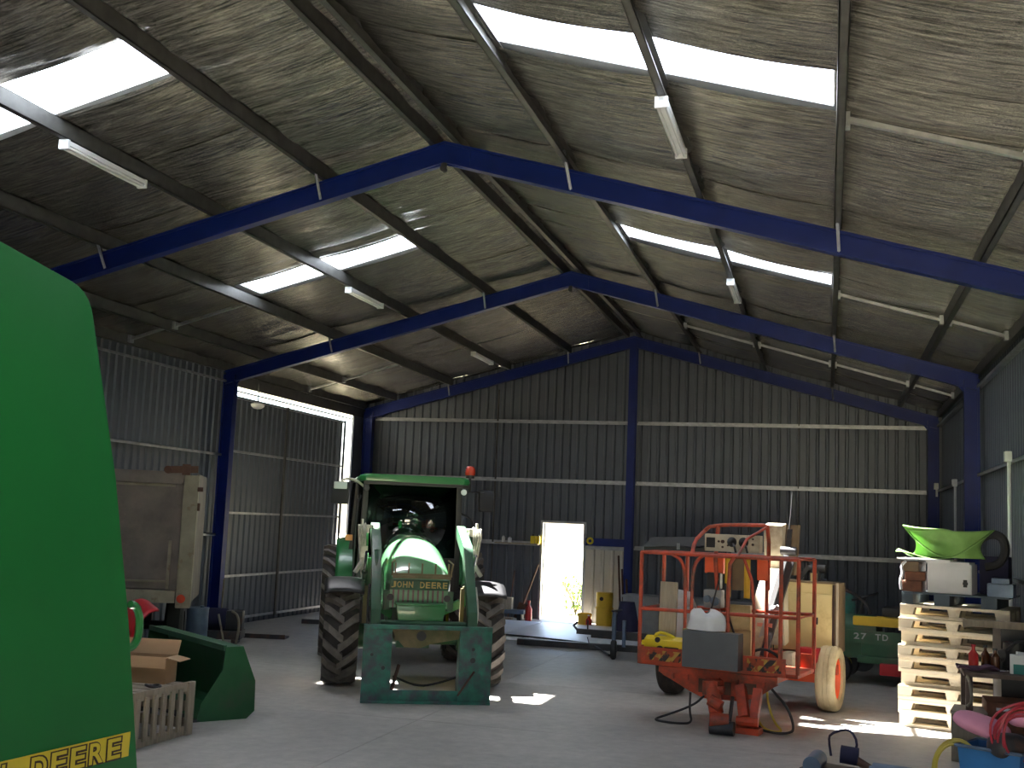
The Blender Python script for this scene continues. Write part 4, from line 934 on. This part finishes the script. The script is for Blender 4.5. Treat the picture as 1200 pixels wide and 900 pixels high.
MB().cyl((-.02, -.075, .86), (-.02, -.05, .86), .055, n=18).obj('tail_lamp', 'beacon', TT)
g = MB(); g.box(.06, .09, .06, 1.7, .85, 2.48); g.box(-2.0, -1.97, .06, 1.7, .85, 2.48) ; g.box(-2.0, .09, .06, 1.7, .80, .86); g.box(-2.0, .09, 1.67, 1.7, .85, 2.48); g.obj('body_sides', 'tray', TT)
g = MB(); g.box(-1.0, -1.25, .1, 1.7, .6, .8); g.box(-.6, -.45, .1, 1.7, .6, .8); g.cyl((-1.8, 1.0, .42), (-.1, 1.0, .42), .06); g.box(-1.3, -.5, 1.3, 1.5, .45, .62); g.obj('chassis', 'darkm', TT)
for x in (-1.75, -.15):
    w = MB(); w.lathe([(.2, -.11), (.36, -.12), (.42, -.08), (.42, .08), (.36, .12), (.2, .11)], (0, 0, 0), (1, 0, 0), 28); w.lathe([(.2, -.1), (.06, -.03), (0, -.03)], (0, 0, 0), (1, 0, 0), 20); w.lathe([(.2, .1), (.06, .03), (0, .03)], (0, 0, 0), (1, 0, 0), 20); w.obj('wheel', 'rubber', TT, loc=(x, 1.0, .42))
tag(MB().cyl((0, 0, 0), (0, 0, .56), .17, n=24).cyl((0, 0, .56), (0, 0, .58), .175, n=24).cyl((.08, 0, .58), (.08, 0, .61), .03, n=10).obj('drum', 'bluegrey', loc=(-5.0, 15.2, 0)), 'blue grey drum between the dusty trailer and the blue column', 'drum')
JK = thing('pump', 'dark pump unit with pale hoses at foot of left blue column', 'pump', (-5.0, 15.9, 0), R(20))
MB().box(-.5, .35, -.25, .25, .08, .20).obj('base_frame', 'darkm', JK, bevel=.01)
MB().cyl((-.3, 0, .36), (.1, 0, .36), .17, n=20).obj('motor', 'navy', JK); MB().box(.1, .35, -.12, .12, .2, .5).obj('pump_head', 'darkm', JK, bevel=.03)
for x in (-.4, .25): MB().box(x-.03, x+.03, -.25, .25, 0, .08).obj('foot', 'darkm', JK)
MB().tube([(.0, -.2, .45), (.05, -.26, .3), (.1, -.27, .1), (.12, -.3, .02)], .016, smooth=2).tube([(.2, -.2, .5), (.3, -.24, .45), (.33, -.26, .25), (.3, -.27, .03)], .02, smooth=2).obj('pale_hose', 'traypost', JK)
MB().cyl((-.32, -.2, .38), (-.32, -.17, .38), .022, n=10).obj('white_knob', 'white', JK)
tag(MB().bar((-5.55, 16.9, .9), (-5.62, 17.0, .02), .02, .02).obj('steel_rod', 'traypost'), 'thin pale rod leaning by the foot of left blue column', 'rod')
tag(MB().box(-.55, .55, -.16, .16, 0, .03).box(-.55, .55, -.16, -.14, .03, .07).obj('steel_plate', 'darkm', loc=(-4.98, 16.95, 0), rot=(0, 0, R(14))), 'dark flat steel channel lying at the foot of left column', 'steel plate')
for i, (x0, y0, x1, y1, l) in enumerate(((-5.4, 19.6, -3.4, 19.9, 'dark steel bar on the floor along the sliding door, nearer one'), (-5.0, 20.8, -3.2, 21.0, 'dark steel bar on the floor by sliding door, farther one'))):
    tag(MB().bar((x0, y0, .04), (x1, y1, .04), .08, .08).obj('steel_bar', 'darkm'), l, 'steel bar', 'dark bars on the floor by the sliding door')

# ------------------------------------------------------------------ pallet stack on the right
PY = R(-15); PO = (4.75, 13.4)
def pl_(x, y, z): c, s = math.cos(PY), math.sin(PY); return (PO[0]+c*x-s*y, PO[1]+s*x+c*y, z)
PH = .146
pal = thing('pallet', 'lowest cream plastic pallet of the stack, on the sunlit floor', 'pallet', pl_(0, 0, 0), PY, 'cream plastic pallets in the stack')
MB().box(0, 1.12, 0, 1.0, PH-.034, PH-.001).obj('deck', 'palletp', pal, bevel=.006)
g = MB(); g.box(0, 1.12, 0, .12, 0, .036); g.box(0, 1.12, .88, 1.0, 0, .036); g.box(0, 1.12, .44, .56, 0, .036); g.obj('base_rails', 'palletp', pal, bevel=.004)
for x0, x1 in ((0, .155), (.49, .63), (.965, 1.12)):
    for y in (0, .44, .86):
        q_ = .02; MB().py([(x0+(q_ if x0 > 0 else 0), .034), (x1-(q_ if x1 < 1.1 else 0), .034), (x1, PH-.03), (x0, PH-.03)], y+.004, y+.13).obj('foot_block', 'palletp', pal)
ORD = ['second', 'third', 'fourth', 'fifth', 'sixth', 'seventh', 'eighth']
prnd = random.Random(4)
for i in range(1, 9):
    lab = 'cream plastic pallet, %s from the floor in the stack' % ORD[i-1] if i < 8 else 'topmost cream plastic pallet of the stack, under the grey blue pallet'
    dup(pal, pl_(prnd.uniform(-.02, .02)-(.02 if i == 7 else 0), prnd.uniform(-.02, .02), i*PH), PY+prnd.uniform(-.012, .012), lab)
GP = thing('pallet', 'dark grey blue pallet lying on top of the cream pallets', 'pallet', pl_(.02, .02, 9*PH), PY)
for y in (0, .2, .4, .6, .8): MB().box(0, 1.1, y, y+.13, .115, .135).obj('deck_board', 'palletd', GP, bevel=.003)
for x0, x1 in ((0, .12), (.34, .50), (.82, .98)): MB().box(x0, x1, 0, .93, 0, .115).obj('bearer', 'palletd', GP, bevel=.004)
zt = 9*PH+.135
MW = thing('cabinet_box', 'white box with black oval handle on the pallet stack', 'box', pl_(.28, .08, zt), PY)
MB().box(0, .46, 0, .38, 0, .325).obj('body', 'white', MW, bevel=.008); MB().box(.008, .452, -.012, .0, .008, .30).obj('door', 'white', MW, bevel=.004)
MB().lathe([(0, -.012), (.02, -.01), (.027, 0)], (.395, -.014, .12), (0, 1, 0), 16).box(.375, .415, -.02, -.01, .08, .16).obj('handle', 'black', MW, bevel=.008)
MB().box(-.01, .44, -.02, .36, .325, .345).obj('lid', 'white', MW, bevel=.004)
g = MB(); g.box(0, .24, 0, .3, 0, .12); g.box(.02, .25, .02, .28, .12, .24, rot=(0, 0, .1)); g.box(-.01, .22, 0, .26, .24, .33, rot=(0, .05, -.08))
t = thing('parcels', 'brown crumpled packages beside the white box on the stack', 'packages', pl_(.01, .06, zt), PY)
for (x0, x1, z0, z1, r_, mt) in ((0, .22, 0, .12, 0, 'card2'), (.02, .24, .12, .22, .12, 'card2'), (.0, .2, .22, .33, -.1, 'oily')): MB().box(x0, x1, 0, .27, z0, z1, rot=(0, 0, r_)).obj('package', mt, t, bevel=.02)
MB().tube([(.0, -.01, .02), (-.01, -.02, .12), (.02, -.02, .2), (.0, -.01, .28), (.05, -.02, .33)], .016, smooth=1).obj('pale_strap', 'bag', t)
tag(MB().box(-.06, .50, -.06, .34, 0, .02).obj('white_lid', 'white', loc=pl_(.04, .04, zt+.346), rot=(0, 0, PY), bevel=.006), 'thin white board under the lime green cloth', 'board')
# lime green cloth folded like a boat
g = MB()
def fn(u, v):
    a = 2*math.pi*v; ca, sa = math.cos(a), math.sin(a)
    w = .33+.15*u**1.5 + .05*(1-u)**3; d = .12+.10*u
    x = w*math.copysign(abs(ca)**.8, ca); y = d*sa
    fold = .018*math.sin(7*a)*(1-u)+.014*math.sin(3*a+2)
    z = .02+.29*u*(1+.10*abs(ca)**3)+.02*(ca < 0)*u
    x += .05*math.sin(u*math.pi)*-ca
    return (x, y+fold*(1 if sa < 0 else .5), z)
g.grid(fn, 14, 48)
vs = [(.26*math.cos(a), .10*math.sin(a), .30+.0*math.sin(a)) for a in [2*math.pi*i/48 for i in range(48)]]
GF = thing('green_cloth', 'lime green cloth tub shape on top of the white box', 'cloth', pl_(.48, .2, zt+.37), PY)
o = g.obj('sides', 'limecloth', GF, ang=80); solidify(o, .008)
g = MB(); g.add([(0, 0, .2)]+[(.45*math.copysign(abs(math.cos(a))**.8, math.cos(a)), .21*math.sin(a), .30) for a in [2*math.pi*i/32 for i in range(32)]], [(0, 1+i, 1+(i+1) % 32) for i in range(32)]); g.obj('inner_cloth', 'limecloth', GF)
MB().tube([(-.47, -.03, .35), (-.3, -.16, .18), (-.10, -.20, .05), (.02, -.19, .01), (.15, -.20, .06), (.36, -.17, .22), (.47, -.05, .33)], .010, 6, smooth=2).obj('fold', 'limecloth', GF)
g = MB(); g.grid(lambda u, v: (-.52+.55*u, -.2+.3*v, .012+.03*math.sin(6*u+3*v)*(1-u)+.05*(1-u)**3), 10, 8); o = g.obj('spread_corner', 'limecloth', GF); solidify(o, .008)
tag(MB().tube([(.0, 0, .0), (.1, 0, .10), (.22, 0, .12), (.30, 0, .05), (.31, 0, -.1), (.24, 0, -.22), (.1, 0, -.25)], .05, 10, smooth=2).obj('black_pipe', 'rubber', loc=pl_(.72, .5, zt+.55), rot=(0, 0, PY)), 'curved black rubber pipe hanging behind the green cloth', 'pipe')
tag(MB().box(0, .30, 0, .3, 0, .42).obj('dark_case', 'navy', loc=pl_(.76, .48, zt), rot=(0, 0, PY), bevel=.02), 'dark blue case right of the white box', 'case')
tag(MB().box(0, .26, 0, .24, 0, .14).box(.04, .22, .03, .2, .14, .2).obj('toolbox', 'bluegrey', loc=pl_(.90, .02, zt), rot=(0, 0, PY), bevel=.01), 'teal grey toolbox at the right end of the stack top', 'toolbox')

# ------------------------------------------------------------------ work bench at the right edge
BN = thing('workbench', 'dark timber workbench covered with clutter at the right edge', 'workbench', (5.22, 11.6, 0), R(-2))
MB().box(0, .86, 0, .75, .77, .81).obj('bench_top', 'benchw', BN, bevel=.005)
for x in (.05, .80):
    for y in (.08, .68): MB().box(x-.03, x+.03, y-.03, y+.03, 0, .77).obj('leg', 'benchw', BN)
MB().box(.03, .83, .05, .7, .26, .29).obj('shelf', 'benchw', BN)
MB().tube([(.02, .02, .80), (.05, -.02, .72), (.07, -.01, .55), (.03, .02, .50)], .014, smooth=1).obj('pale_hook', 'traypost', BN)
t = thing('crate', 'low brown red crate with a small white label under the bench', 'crate', (5.42, 11.62, .29), R(-2)); MB().box(0, .55, 0, .5, 0, .26).obj('body', 'card2', t, bevel=.01); MB().box(.08, .22, -.006, .0, .19, .215).obj('label_plate', 'bag', t)
t = thing('concrete_block', 'grey brown box standing on the floor below the bench corner', 'box', (5.10, 11.55, 0), R(-10)); MB().box(0, .30, 0, .5, 0, .43).obj('body', 'wood', t, bevel=.01); MB().box(-.01, .31, -.01, .51, .43, .455).obj('lid', 'wood', t, bevel=.006)
def bottle(x, y, z, r_, h, mt, cap, label):
    t = thing('bottle', label, 'bottle', (x, y, z)); MB().lathe([(0, 0), (r_, 0), (r_, h*.6), (r_*.35, h*.78), (r_*.35, h*.9), (0, h*.9)], (0, 0, 0), (0, 0, 1), 18).obj('body', mt, t)
    MB().cyl((0, 0, h*.9), (0, 0, h), r_*.5, n=12).obj('cap', cap, t)
bottle(5.35, 12.0, .81, .045, .23, 'redbr', 'red', 'red bottle on the left end of the workbench')
bottle(5.47, 12.1, .81, .04, .22, 'brownglass', 'black', 'dark brown bottle right of the red bottle')
bottle(5.55, 12.05, .81, .045, .20, 'brownglass', 'black', 'second dark brown bottle, farther from the red bottle')
g = MB(); g.grid(lambda u, v: (-.24+.48*u, -.06+.12*v, .01+.035*math.sin(9*u+2)*math.sin(4*v+1)**2+.02*math.sin(5*u)), 16, 6)
t = tag(g.obj('rag', 'purple', loc=(5.42, 11.85, .815), rot=(0, 0, R(10))), 'dark purple rag on the bench front edge below red bottle', 'rag'); solidify(t, .02)
t = thing('carton', 'small white and teal carton with a torn top on the bench', 'carton', (5.64, 11.75, .81), R(-8)); MB().box(0, .18, 0, .14, 0, .17).obj('body', 'white', t, bevel=.005); MB().box(.03, .185, -.006, 0, .0, .09).obj('teal_label', 'teallbl', t); MB().box(.06, .13, .02, .10, .17, .20, rot=(0, .1, .2)).obj('torn_flap', 'bag', t)
t = thing('spanner', 'chrome spanner lying on the bench left of the teal carton', 'spanner', (5.58, 11.78, .815), R(60)); MB().bar((-.08, 0, .02), (.08, 0, .008), .018, .008).obj('handle', 'chrome', t); MB().lathe([(.012, 0), (.022, 0), (.022, .01), (.012, .01)], (.09, 0, .005), (0, 0, 1), 14).obj('ring', 'chrome', t)
t = thing('machine_part', 'black machine part heaped on the back of the bench', 'machine part', (5.75, 12.1, .81)); 
MB().cyl((0, 0, 0), (0, 0, .26), .12, n=18).obj('body', 'black', t); MB().cyl((-.16, 0, .12), (.1, 0, .2), .06, n=14).obj('spout', 'black', t); MB().tube([(-.1, -.1, .2), (0, -.16, .3), (.12, -.1, .26)], .016, smooth=1).obj('handle', 'rubber', t)
tag(MB().cyl((0, 0, 0), (0, 0, .13), .10, n=18).cyl((.0, 0, .13), (0, 0, .16), .05, n=14).obj('pot', 'black', loc=(5.62, 12.22, .81)), 'round black pot behind the brown bottles', 'pot')
tag(MB().box(-.30, .42, -.05, .05, 0, .07).box(-.30, -.27, -.055, .055, -.01, .08).obj('timber_beam', 'wood', loc=(5.62, 12.60, 1.165), rot=(0, 0, R(-4)), bevel=.004), 'grey wooden beam end in front of the pallet stack', 'beam')
tag(MB().box(-.05, .4, -.3, .3, 0, 1.165).obj('tall_cupboard', 'black', loc=(5.72, 12.85, 0), bevel=.01), 'tall dark cupboard carrying the grey wooden beam', 'cupboard')

# blue bin with pink cushion, red cable, yellow hose (bottom right corner)
BB = thing('blue_bin', 'blue plastic bin full of odds at the bottom right corner', 'bin', (5.28, 9.85, 0), R(-28))
g = MB(); 
for a in ((-.26, -.24, .25, -.25, .20), ): pass
def bin_wall(poly, z0, z1): pass
g.loft([[(x*q, y*q, z) for x, y in ((-.24, -.2), (.24, -.2), (.24, .2), (-.24, .2))] for q, z in ((.85, 0), (1, .44), (.95, .44), (.8, .02))]); g.obj('body', 'bluep', BB, bevel=.004)
MB().tube([(x, y, .44) for x, y in ((-.25, -.21), (.25, -.21), (.25, .21), (-.25, .21))], .014, closed=True).obj('rim', 'bluegrey', BB)
def blob(w, d, h, k=2.5):
    m_ = MB()
    def fn(u, v):
        a = -math.pi/2+math.pi*u; b = 2*math.pi*v; e = 2/k
        f = lambda t: math.copysign(abs(t)**e, t)
        return (w*f(math.cos(a))*f(math.cos(b)), d*f(math.cos(a))*f(math.sin(b)), h*f(math.sin(a)))
    return m_.grid(fn, 16, 28)
t = tag(blob(.22, .13, .055).obj('cushion', 'pink', loc=(5.17, 9.92, .585), rot=(R(18), R(14), R(-20))), 'pink cushion on the blue bin, nearest the pallets', 'cushion')
t = tag(blob(.14, .10, .05).obj('cushion', 'pink', loc=(5.52, 10.02, .64), rot=(R(10), R(-6), R(-20))), 'second pink cushion behind the red cable, at the picture edge', 'cushion')
t = tag(blob(.16, .12, .10).obj('dark_bag', 'darkm', loc=(5.34, 9.72, .47), rot=(0, 0, .3)), 'dark grey bundle between pink cushion and red cable', 'bundle')
for i in range(5):
    pass
g = MB()
for i in range(6):
    r1 = .15+.012*i; g.tube([(r1*math.cos(a)+.01*math.sin(i*2), .03*math.sin(3*a+i)+.016*i-.04, r1*1.15*math.sin(a)) for a in [2*math.pi*k/26 for k in range(26)]], .010, 6, closed=True)
t = tag(g.obj('cable_coil', 'redc', loc=(5.42, 9.62, .585), rot=(R(14), R(8), R(12))), 'coil of red cable hanging over the blue bin', 'cable coil')
g = MB()
for i in range(4):
    r1 = .20+.014*i; g.tube([(r1*.75*math.cos(a), .012*i+.02*math.sin(2*a+i), r1*math.sin(a)+.22) for a in [2*math.pi*k/26 for k in range(26)]], .011, 6, closed=True)
t = tag(g.obj('hose_coil', 'yelc', loc=(4.96, 9.80, .015), rot=(R(-12), 0, R(-14))), 'yellow hose coil leaning on the left of the blue bin', 'hose coil')

# welder / pump on the floor in front of the sun patch
WP = thing('portable_compressor', 'blue and dark portable machine with wire handle, bottom right floor', 'machine', (4.10, 10.45, 0), R(-25))
MB().cyl((-.20, 0, .10), (-.12, -.3, .09), .075, n=20).obj('blue_tank', 'bluegrey', WP); MB().cyl((-.02, .05, .16), (.12, .1, .15), .075, n=18).obj('motor', 'navy', WP)
MB().cyl((.10, .08, .13), (.30, .04, .06), .035, n=12).obj('outlet', 'rust', WP); MB().box(-.26, .22, -.25, .14, 0, .05).obj('base', 'darkm', WP, bevel=.015)
MB().tube([(-.13, .1, .12), (-.16, .12, .24), (-.15, .12, .30), (-.02, .12, .36), (.05, .12, .35), (.10, .12, .27), (.09, .1, .17)], .011, 8, smooth=1).obj('wire_handle', 'navy', WP)
t = tag(MB().cyl((0, 0, .09), (.3, -.02, .09), .09, n=20).cyl((-.03, 0, .09), (0, 0, .09), .06, n=14).obj('gas_bottle', 'bluegrey', loc=(4.36, 10.15, 0), rot=(0, 0, R(-10))), 'blue grey cylinder lying right of the portable machine', 'cylinder')

# ------------------------------------------------------------------ ride-on mower behind the pallets, coloured dark for the shade there
MO = thing('ride_on_mower', 'ride-on mower coloured dark green for shade, yellow seat base, behind the lift', 'mower', (4.80, 17.12, 0), R(-8))
MB().px([(-.42, .35), (.42, .35), (.42, .82), (-.30, .95), (-.42, .8)], -.75, -.1).obj('hood', 'jddark', MO, bevel=.05)
MB().box(-.30, .95, -.45, .45, .38, .62).obj('body', 'jddark', MO, bevel=.03)
MB().box(-.35, .95, -.48, .48, .30, .40).obj('deck_skirt', 'jddark', MO, bevel=.02)
MB().box(-.5, .75, -.455, -.44, .56, .74).obj('side_plate', 'jddark', MO); letters(MO, 'ltgrey', 'letter', '27 TD', (-.40, -.458, .62), (1, 0, 0), (0, 0, 1), .095, .075, .085, 0, .02)
MB().box(-.42, .55, -.42, -.1, .80, .93).obj('yellow_panel', 'ywb', MO, bevel=.03)
MB().box(-.05, .5, -.25, .25, .93, 1.06).obj('seat', 'black', MO, bevel=.04); MB().box(.25, .5, -.27, .27, 1.0, 1.55, rot=(0, R(14), 0)).obj('seat_back', 'black', MO, bevel=.06)
MB().tube([(-.95, -.2, 1.42), (-.7, -.2, 1.34), (-.3, -.2, 1.16), (-.2, -.2, .95)], .022, smooth=1).obj('roll_bar', 'darkm', MO)
MB().tube([(-.30+.17*math.cos(a), .17*math.sin(a), 1.18+.06*math.cos(a)) for a in [2*math.pi*i/18 for i in range(18)]], .016, closed=True).cyl((-.3, 0, 1.18), (-.42, 0, .85), .02).obj('steering_wheel', 'black', MO)
for x, y, r_ in ((-.62, -.42, .20), (-.62, .42, .20), (.6, -.46, .28), (.6, .46, .28)):
    w = MB(); w.lathe([(r_*.5, -.07), (r_*.9, -.085), (r_, -.04), (r_, .04), (r_*.9, .085), (r_*.5, .07)], (0, 0, 0), (0, 1, 0), 24); w = w.obj('wheel', 'rubber', MO, loc=(x, y, r_))
    MB().lathe([(r_*.5, -.07), (r_*.42, -.03), (0, -.06)], (0, 0, 0), (0, 1, 0), 20).lathe([(r_*.5, .07), (r_*.42, .03), (0, .06)], (0, 0, 0), (0, 1, 0), 20).obj('wheel_hub', 'jdy', w)
MB().box(-.05, .4, -.55, -.42, .16, .32).obj('red_guard', 'red', MO, bevel=.02)
t = thing('cultivator', 'green implement frame with black lever behind cream cabinet', 'implement', (4.15, 18.4, 0), 0)
g = MB(); g.px([(0, .3), (.3, .3), (.3, .7), (.1, 1.15), (.0, .9)], -.05, .25); g.obj('hopper', 'teal', t, bevel=.01); MB().box(-.35, .4, 0, .3, .18, .34).obj('frame', 'jddark', t); MB().tube([(-.3, .1, .3), (-.28, .1, .9), (-.1, .1, 1.2)], .03, smooth=1).obj('lever', 'black', t)
for x in (-.3, .35): MB().cyl((x, -.05, .19), (x, .03, .19), .19, n=20).obj('wheel', 'rubber', t)

# ------------------------------------------------------------------ things along the back wall
for i, (x0, l) in enumerate(((-3.3, 'white flat sheet on the floor behind the tractor, left of three'), (-1.55, 'white flat sheet on the floor in front of the open door'), (.2, 'white flat sheet on the floor by the blue centre post'))):
    tag(MB().box(x0, x0+1.73, 19.15+.15*i, 22.6, 0, .05).obj('floor_sheet', 'paleboard', bevel=.004), l, 'sheet', 'white sheets on the floor inside the back door')
cable('cable', [(-2.6, 19.55, .062), (-1.2, 19.5, .062), (.1, 19.1, .062), (.35, 18.6, .062), (.7, 17.9, .02)], .016, 'rubber', 'thin dark cable crossing the white sheets', 'cable', 2)
tag(MB().box(-1.9, 1.0, -.05, .05, 0, .10).box(-1.9, 1.0, -.05, .05, 0, .01).obj('channel', 'darkm', loc=(.9, 18.75, 0), rot=(0, 0, R(3)), bevel=.004), 'long dark steel channel on the floor before white sheets', 'steel channel')
DB = thing('drawbar', 'trailer drawbar with coupling and jockey wheel left of the orange cage', 'drawbar', (.84, 17.6, 0), R(-6))
MB().box(-.38, 1.4, -.05, .05, .30, .42).obj('beam', 'darkm', DB, bevel=.008); MB().box(-.62, -.36, -.04, .04, .34, .42).tube([(-.62, 0, .40), (-.68, 0, .46), (-.62, 0, .52)], .02).obj('coupling', 'darkm', DB); MB().tube([(-.45, 0, .42), (-.45, 0, .56)], .012).tube([(-.45, 0, .3), (-.40, 0, .14), (-.1, 0, .12)], .008).obj('coupling_lever', 'darkm', DB)
MB().cyl((.0, -.08, .20), (.0, -.08, .72), .035, n=12).obj('jockey_post', 'bluegrey', DB); MB().cyl((.16, -.08, .2), (.16, -.08, .6), .03, n=12).obj('jockey_post', 'bluegrey', DB)
w = MB(); w.lathe([(.04, -.04), (.12, -.045), (.15, -.02), (.15, .02), (.12, .045), (.04, .04)], (0, 0, 0), (1, .25, 0), 24); w.cyl((-.05, -.01, 0), (.05, .01, 0), .04, n=12); w.obj('jockey_wheel', 'rubber', DB, loc=(0, -.08, .15))
MB().cyl((0, -.08, .72), (0, -.08, .74), .05, n=12).bar((0, -.08, .74), (.12, -.08, .76), .02, .02).obj('jockey_handle', 'darkm', DB)
MB().box(1.2, 1.6, -.8, .8, .30, .40).obj('cross_member', 'darkm', DB)
for y in (-.95, .95): MB().cyl((1.5, y-.08, .3), (1.5, y+.08, .3), .3, n=24).obj('wheel', 'rubber', DB)
g = MB(); g.loft([[((.11+.09*(1-u))*math.cos(a)*(1+.15*math.sin(3*a)), (.09+.05*(1-u))*math.sin(a), .40+.45*u) for a in [2*math.pi*k/16 for k in range(16)]] for u in (0, .3, .6, .85, 1)])
tag(g.obj('jacket', 'navy', loc=(.98, 17.75, .02)), 'dark navy jacket draped over the drawbar post', 'jacket')
t = thing('steel_cupboard', 'low grey cupboard standing against the back wall right of centre post', 'cupboard', (.35, 21.0, 0))
MB().box(0, 2.4, 0, .6, .06, .74).obj('body', 'ltgrey', t, bevel=.01); MB().box(-.02, 2.42, -.02, .62, .74, .78).obj('top', 'ltgrey', t)
for i in range(3): MB().box(.02+.8*i, .78+.8*i, -.015, 0, .08, .72).obj('door', 'ltgrey', t, bevel=.004)
MB().box(.02, 2.38, .04, .56, 0, .06).obj('plinth', 'darkm', t)
t = thing('storage_rack', 'dark grey flat lid on a steel rack behind the orange cage', 'rack', (1.1, 18.4, 0), 0)
o = MB().prism([(0, 1.72), (.15, 1.88), (1.25, 1.93), (1.35, 1.80)], lambda a, b: (a, 0, b), lambda a, b: (a, .9, b)).obj('lid', 'greybox', t, bevel=.01)
MB().box(.02, 1.34, .02, .88, 1.64, 1.74).obj('tray', 'black', t)
for x in (.25, 1.25):
    for y in (.4, .85): MB().box(x-.02, x+.02, y-.02, y+.02, 0, 1.66).obj('leg', 'darkm', t)
MB().box(.55, .60, -.02, .0, 1.70, 1.80).obj('latch', 'ltgrey', t)
# yellow buckets, cans and tools
def drum(x, y, r_, h, mt, label, nm='bucket'):
    t = thing(nm, label, 'bucket', (x, y, 0)); MB().lathe([(0, 0), (r_*.9, 0), (r_, h), (r_*.97, h), (r_*.87, .01), (0, .01)], (0, 0, 0), (0, 0, 1), 24).obj('body', mt, t); MB().lathe([(r_, -.015), (r_+.012, -.012), (r_+.012, .012), (r_, .012)], (0, 0, h-.03), (0, 0, 1), 24).obj('rim', mt, t)
    return t
t = drum(-.32, 22.75, .17, .42, 'ywb', 'tall yellow drum right of the open door'); 
t = thing('bucket', 'upper yellow drum stacked on the tall yellow drum', 'bucket', (-.32, 22.75, .42)); MB().lathe([(0, 0), (.16, 0), (.17, .28), (0, .29)], (0, 0, 0), (0, 0, 1), 24).obj('body', 'ywb', t); MB().cyl((-.03, -.172, .16), (-.03, -.16, .16), .04, n=12).obj('dark_label', 'brown', t)
drum(-.74, 22.85, .14, .26, 'ywb', 'small yellow bucket on the floor beside the door frame')
bottle(-.62, 22.72, 0, .06, .24, 'redbr', 'white', 'red and white bottle on the floor by the yellow drums')
for i, (x, nm) in enumerate(((-2.07, 'left'), (-1.96, 'right'))):
    t = thing('jug', 'yellow jug on the wall rail left of the door, %s one of two' % nm, 'jug', (x, YB-.20, 1.59), 0, 'yellow jugs on the wall rail'); MB().box(-.045, .045, -.05, .05, 0, .16).obj('body', 'yellow', t, bevel=.015); MB().cyl((0, 0, .16), (0, 0, .19), .02, n=10).obj('cap', 'black', t)
for i, (x, r_, h, nm) in enumerate(((-2.72, .035, .13, 'small pale bottle on the wall rail, far left of the door'), (-2.58, .045, .11, 'white jar on the wall rail, right of the small pale bottle'))): 
    t = thing('jar', nm, 'jar', (x, YB-.20, 1.59)); MB().lathe([(0, 0), (r_, 0), (r_, h*.8), (r_*.6, h), (0, h)], (0, 0, 0), (0, 0, 1), 14).obj('body', 'white', t); MB().cyl((0, 0, h), (0, 0, h+.015), r_*.5, n=10).obj('lid', 'ltgrey', t)
MB().box(-2.9, -1.95, YB-.27, YB-.13, 1.565, 1.588).obj('shelf_board', 'wood', wb)
tag(MB().lathe([(.035, -.02), (.075, -.02), (.075, .02), (.035, .02), (.035, -.02)], (0, 0, 0), (0, 1, 0), 20).obj('tape_roll', 'yellow', loc=(-.83, YB-.19, 1.70)), 'yellow tape roll hanging right of the door top', 'tape roll')
t = thing('shovel', 'long handled shovel leaning on the wall left of the door', 'shovel', (-2.2, 23.3, 0)); MB().cyl((.27, .30, 1.15), (.04, .05, .32), .018, n=10).obj('handle', 'rust', t); MB().bar((.05, .06, .34), (-.04, -.02, .02), .2, .012, up=(0, 1, .3)).obj('blade', 'rust', t)
tag(MB().cyl((-2.45, 23.62, 1.0), (-2.5, 23.4, .0), .012, n=8).obj('rod', 'rust'), 'thin rod leaning on the wall left of the shovel', 'rod')
for i, (x, x2, h, l) in enumerate(((-.18, .05, 1.42, 'thin brown rod leaning right of the yellow drums, leftmost'), (-.10, .10, 1.15, 'middle brown rod leaning by the blue centre post'), (.0, .16, .95, 'short brown rod nearest the blue centre post'))):
    tag(MB().cyl((x, 23.4, h), (x2, 22.6+.1*i, 0), .02, n=8).obj('rod', 'rust'), l, 'rod', 'rods leaning by the centre post')
bottle(-2.0, 23.2, .0, .07, .42, 'redbr', 'red', 'red fuel can shape on the floor below the shovel')
t = thing('bench', 'low grey bench channel along the back wall left of the door', 'bench', (-3.9, 23.0, 0)); MB().box(0, 1.85, 0, .3, .14, .22).obj('beam', 'bluegrey', t, bevel=.006)
for x in (.1, 1.7): MB().box(x, x+.08, .02, .28, 0, .14).obj('leg', 'darkm', t)
tag(MB().box(0, .32, 0, .2, 0, .24).box(.01, .31, -.004, 0, .02, .22).obj('carton', 'board', loc=(-2.66, 23.05, .22), rot=(0, 0, .1), bevel=.005), 'pale carton on the low bench by the back wall', 'carton')
tag(MB().box(0, .5, 0, .12, 0, .08).obj('wood_block', 'wood', loc=(-2.75, 22.8, 0), bevel=.004), 'pale wood offcut on the floor before the low bench', 'wood block')
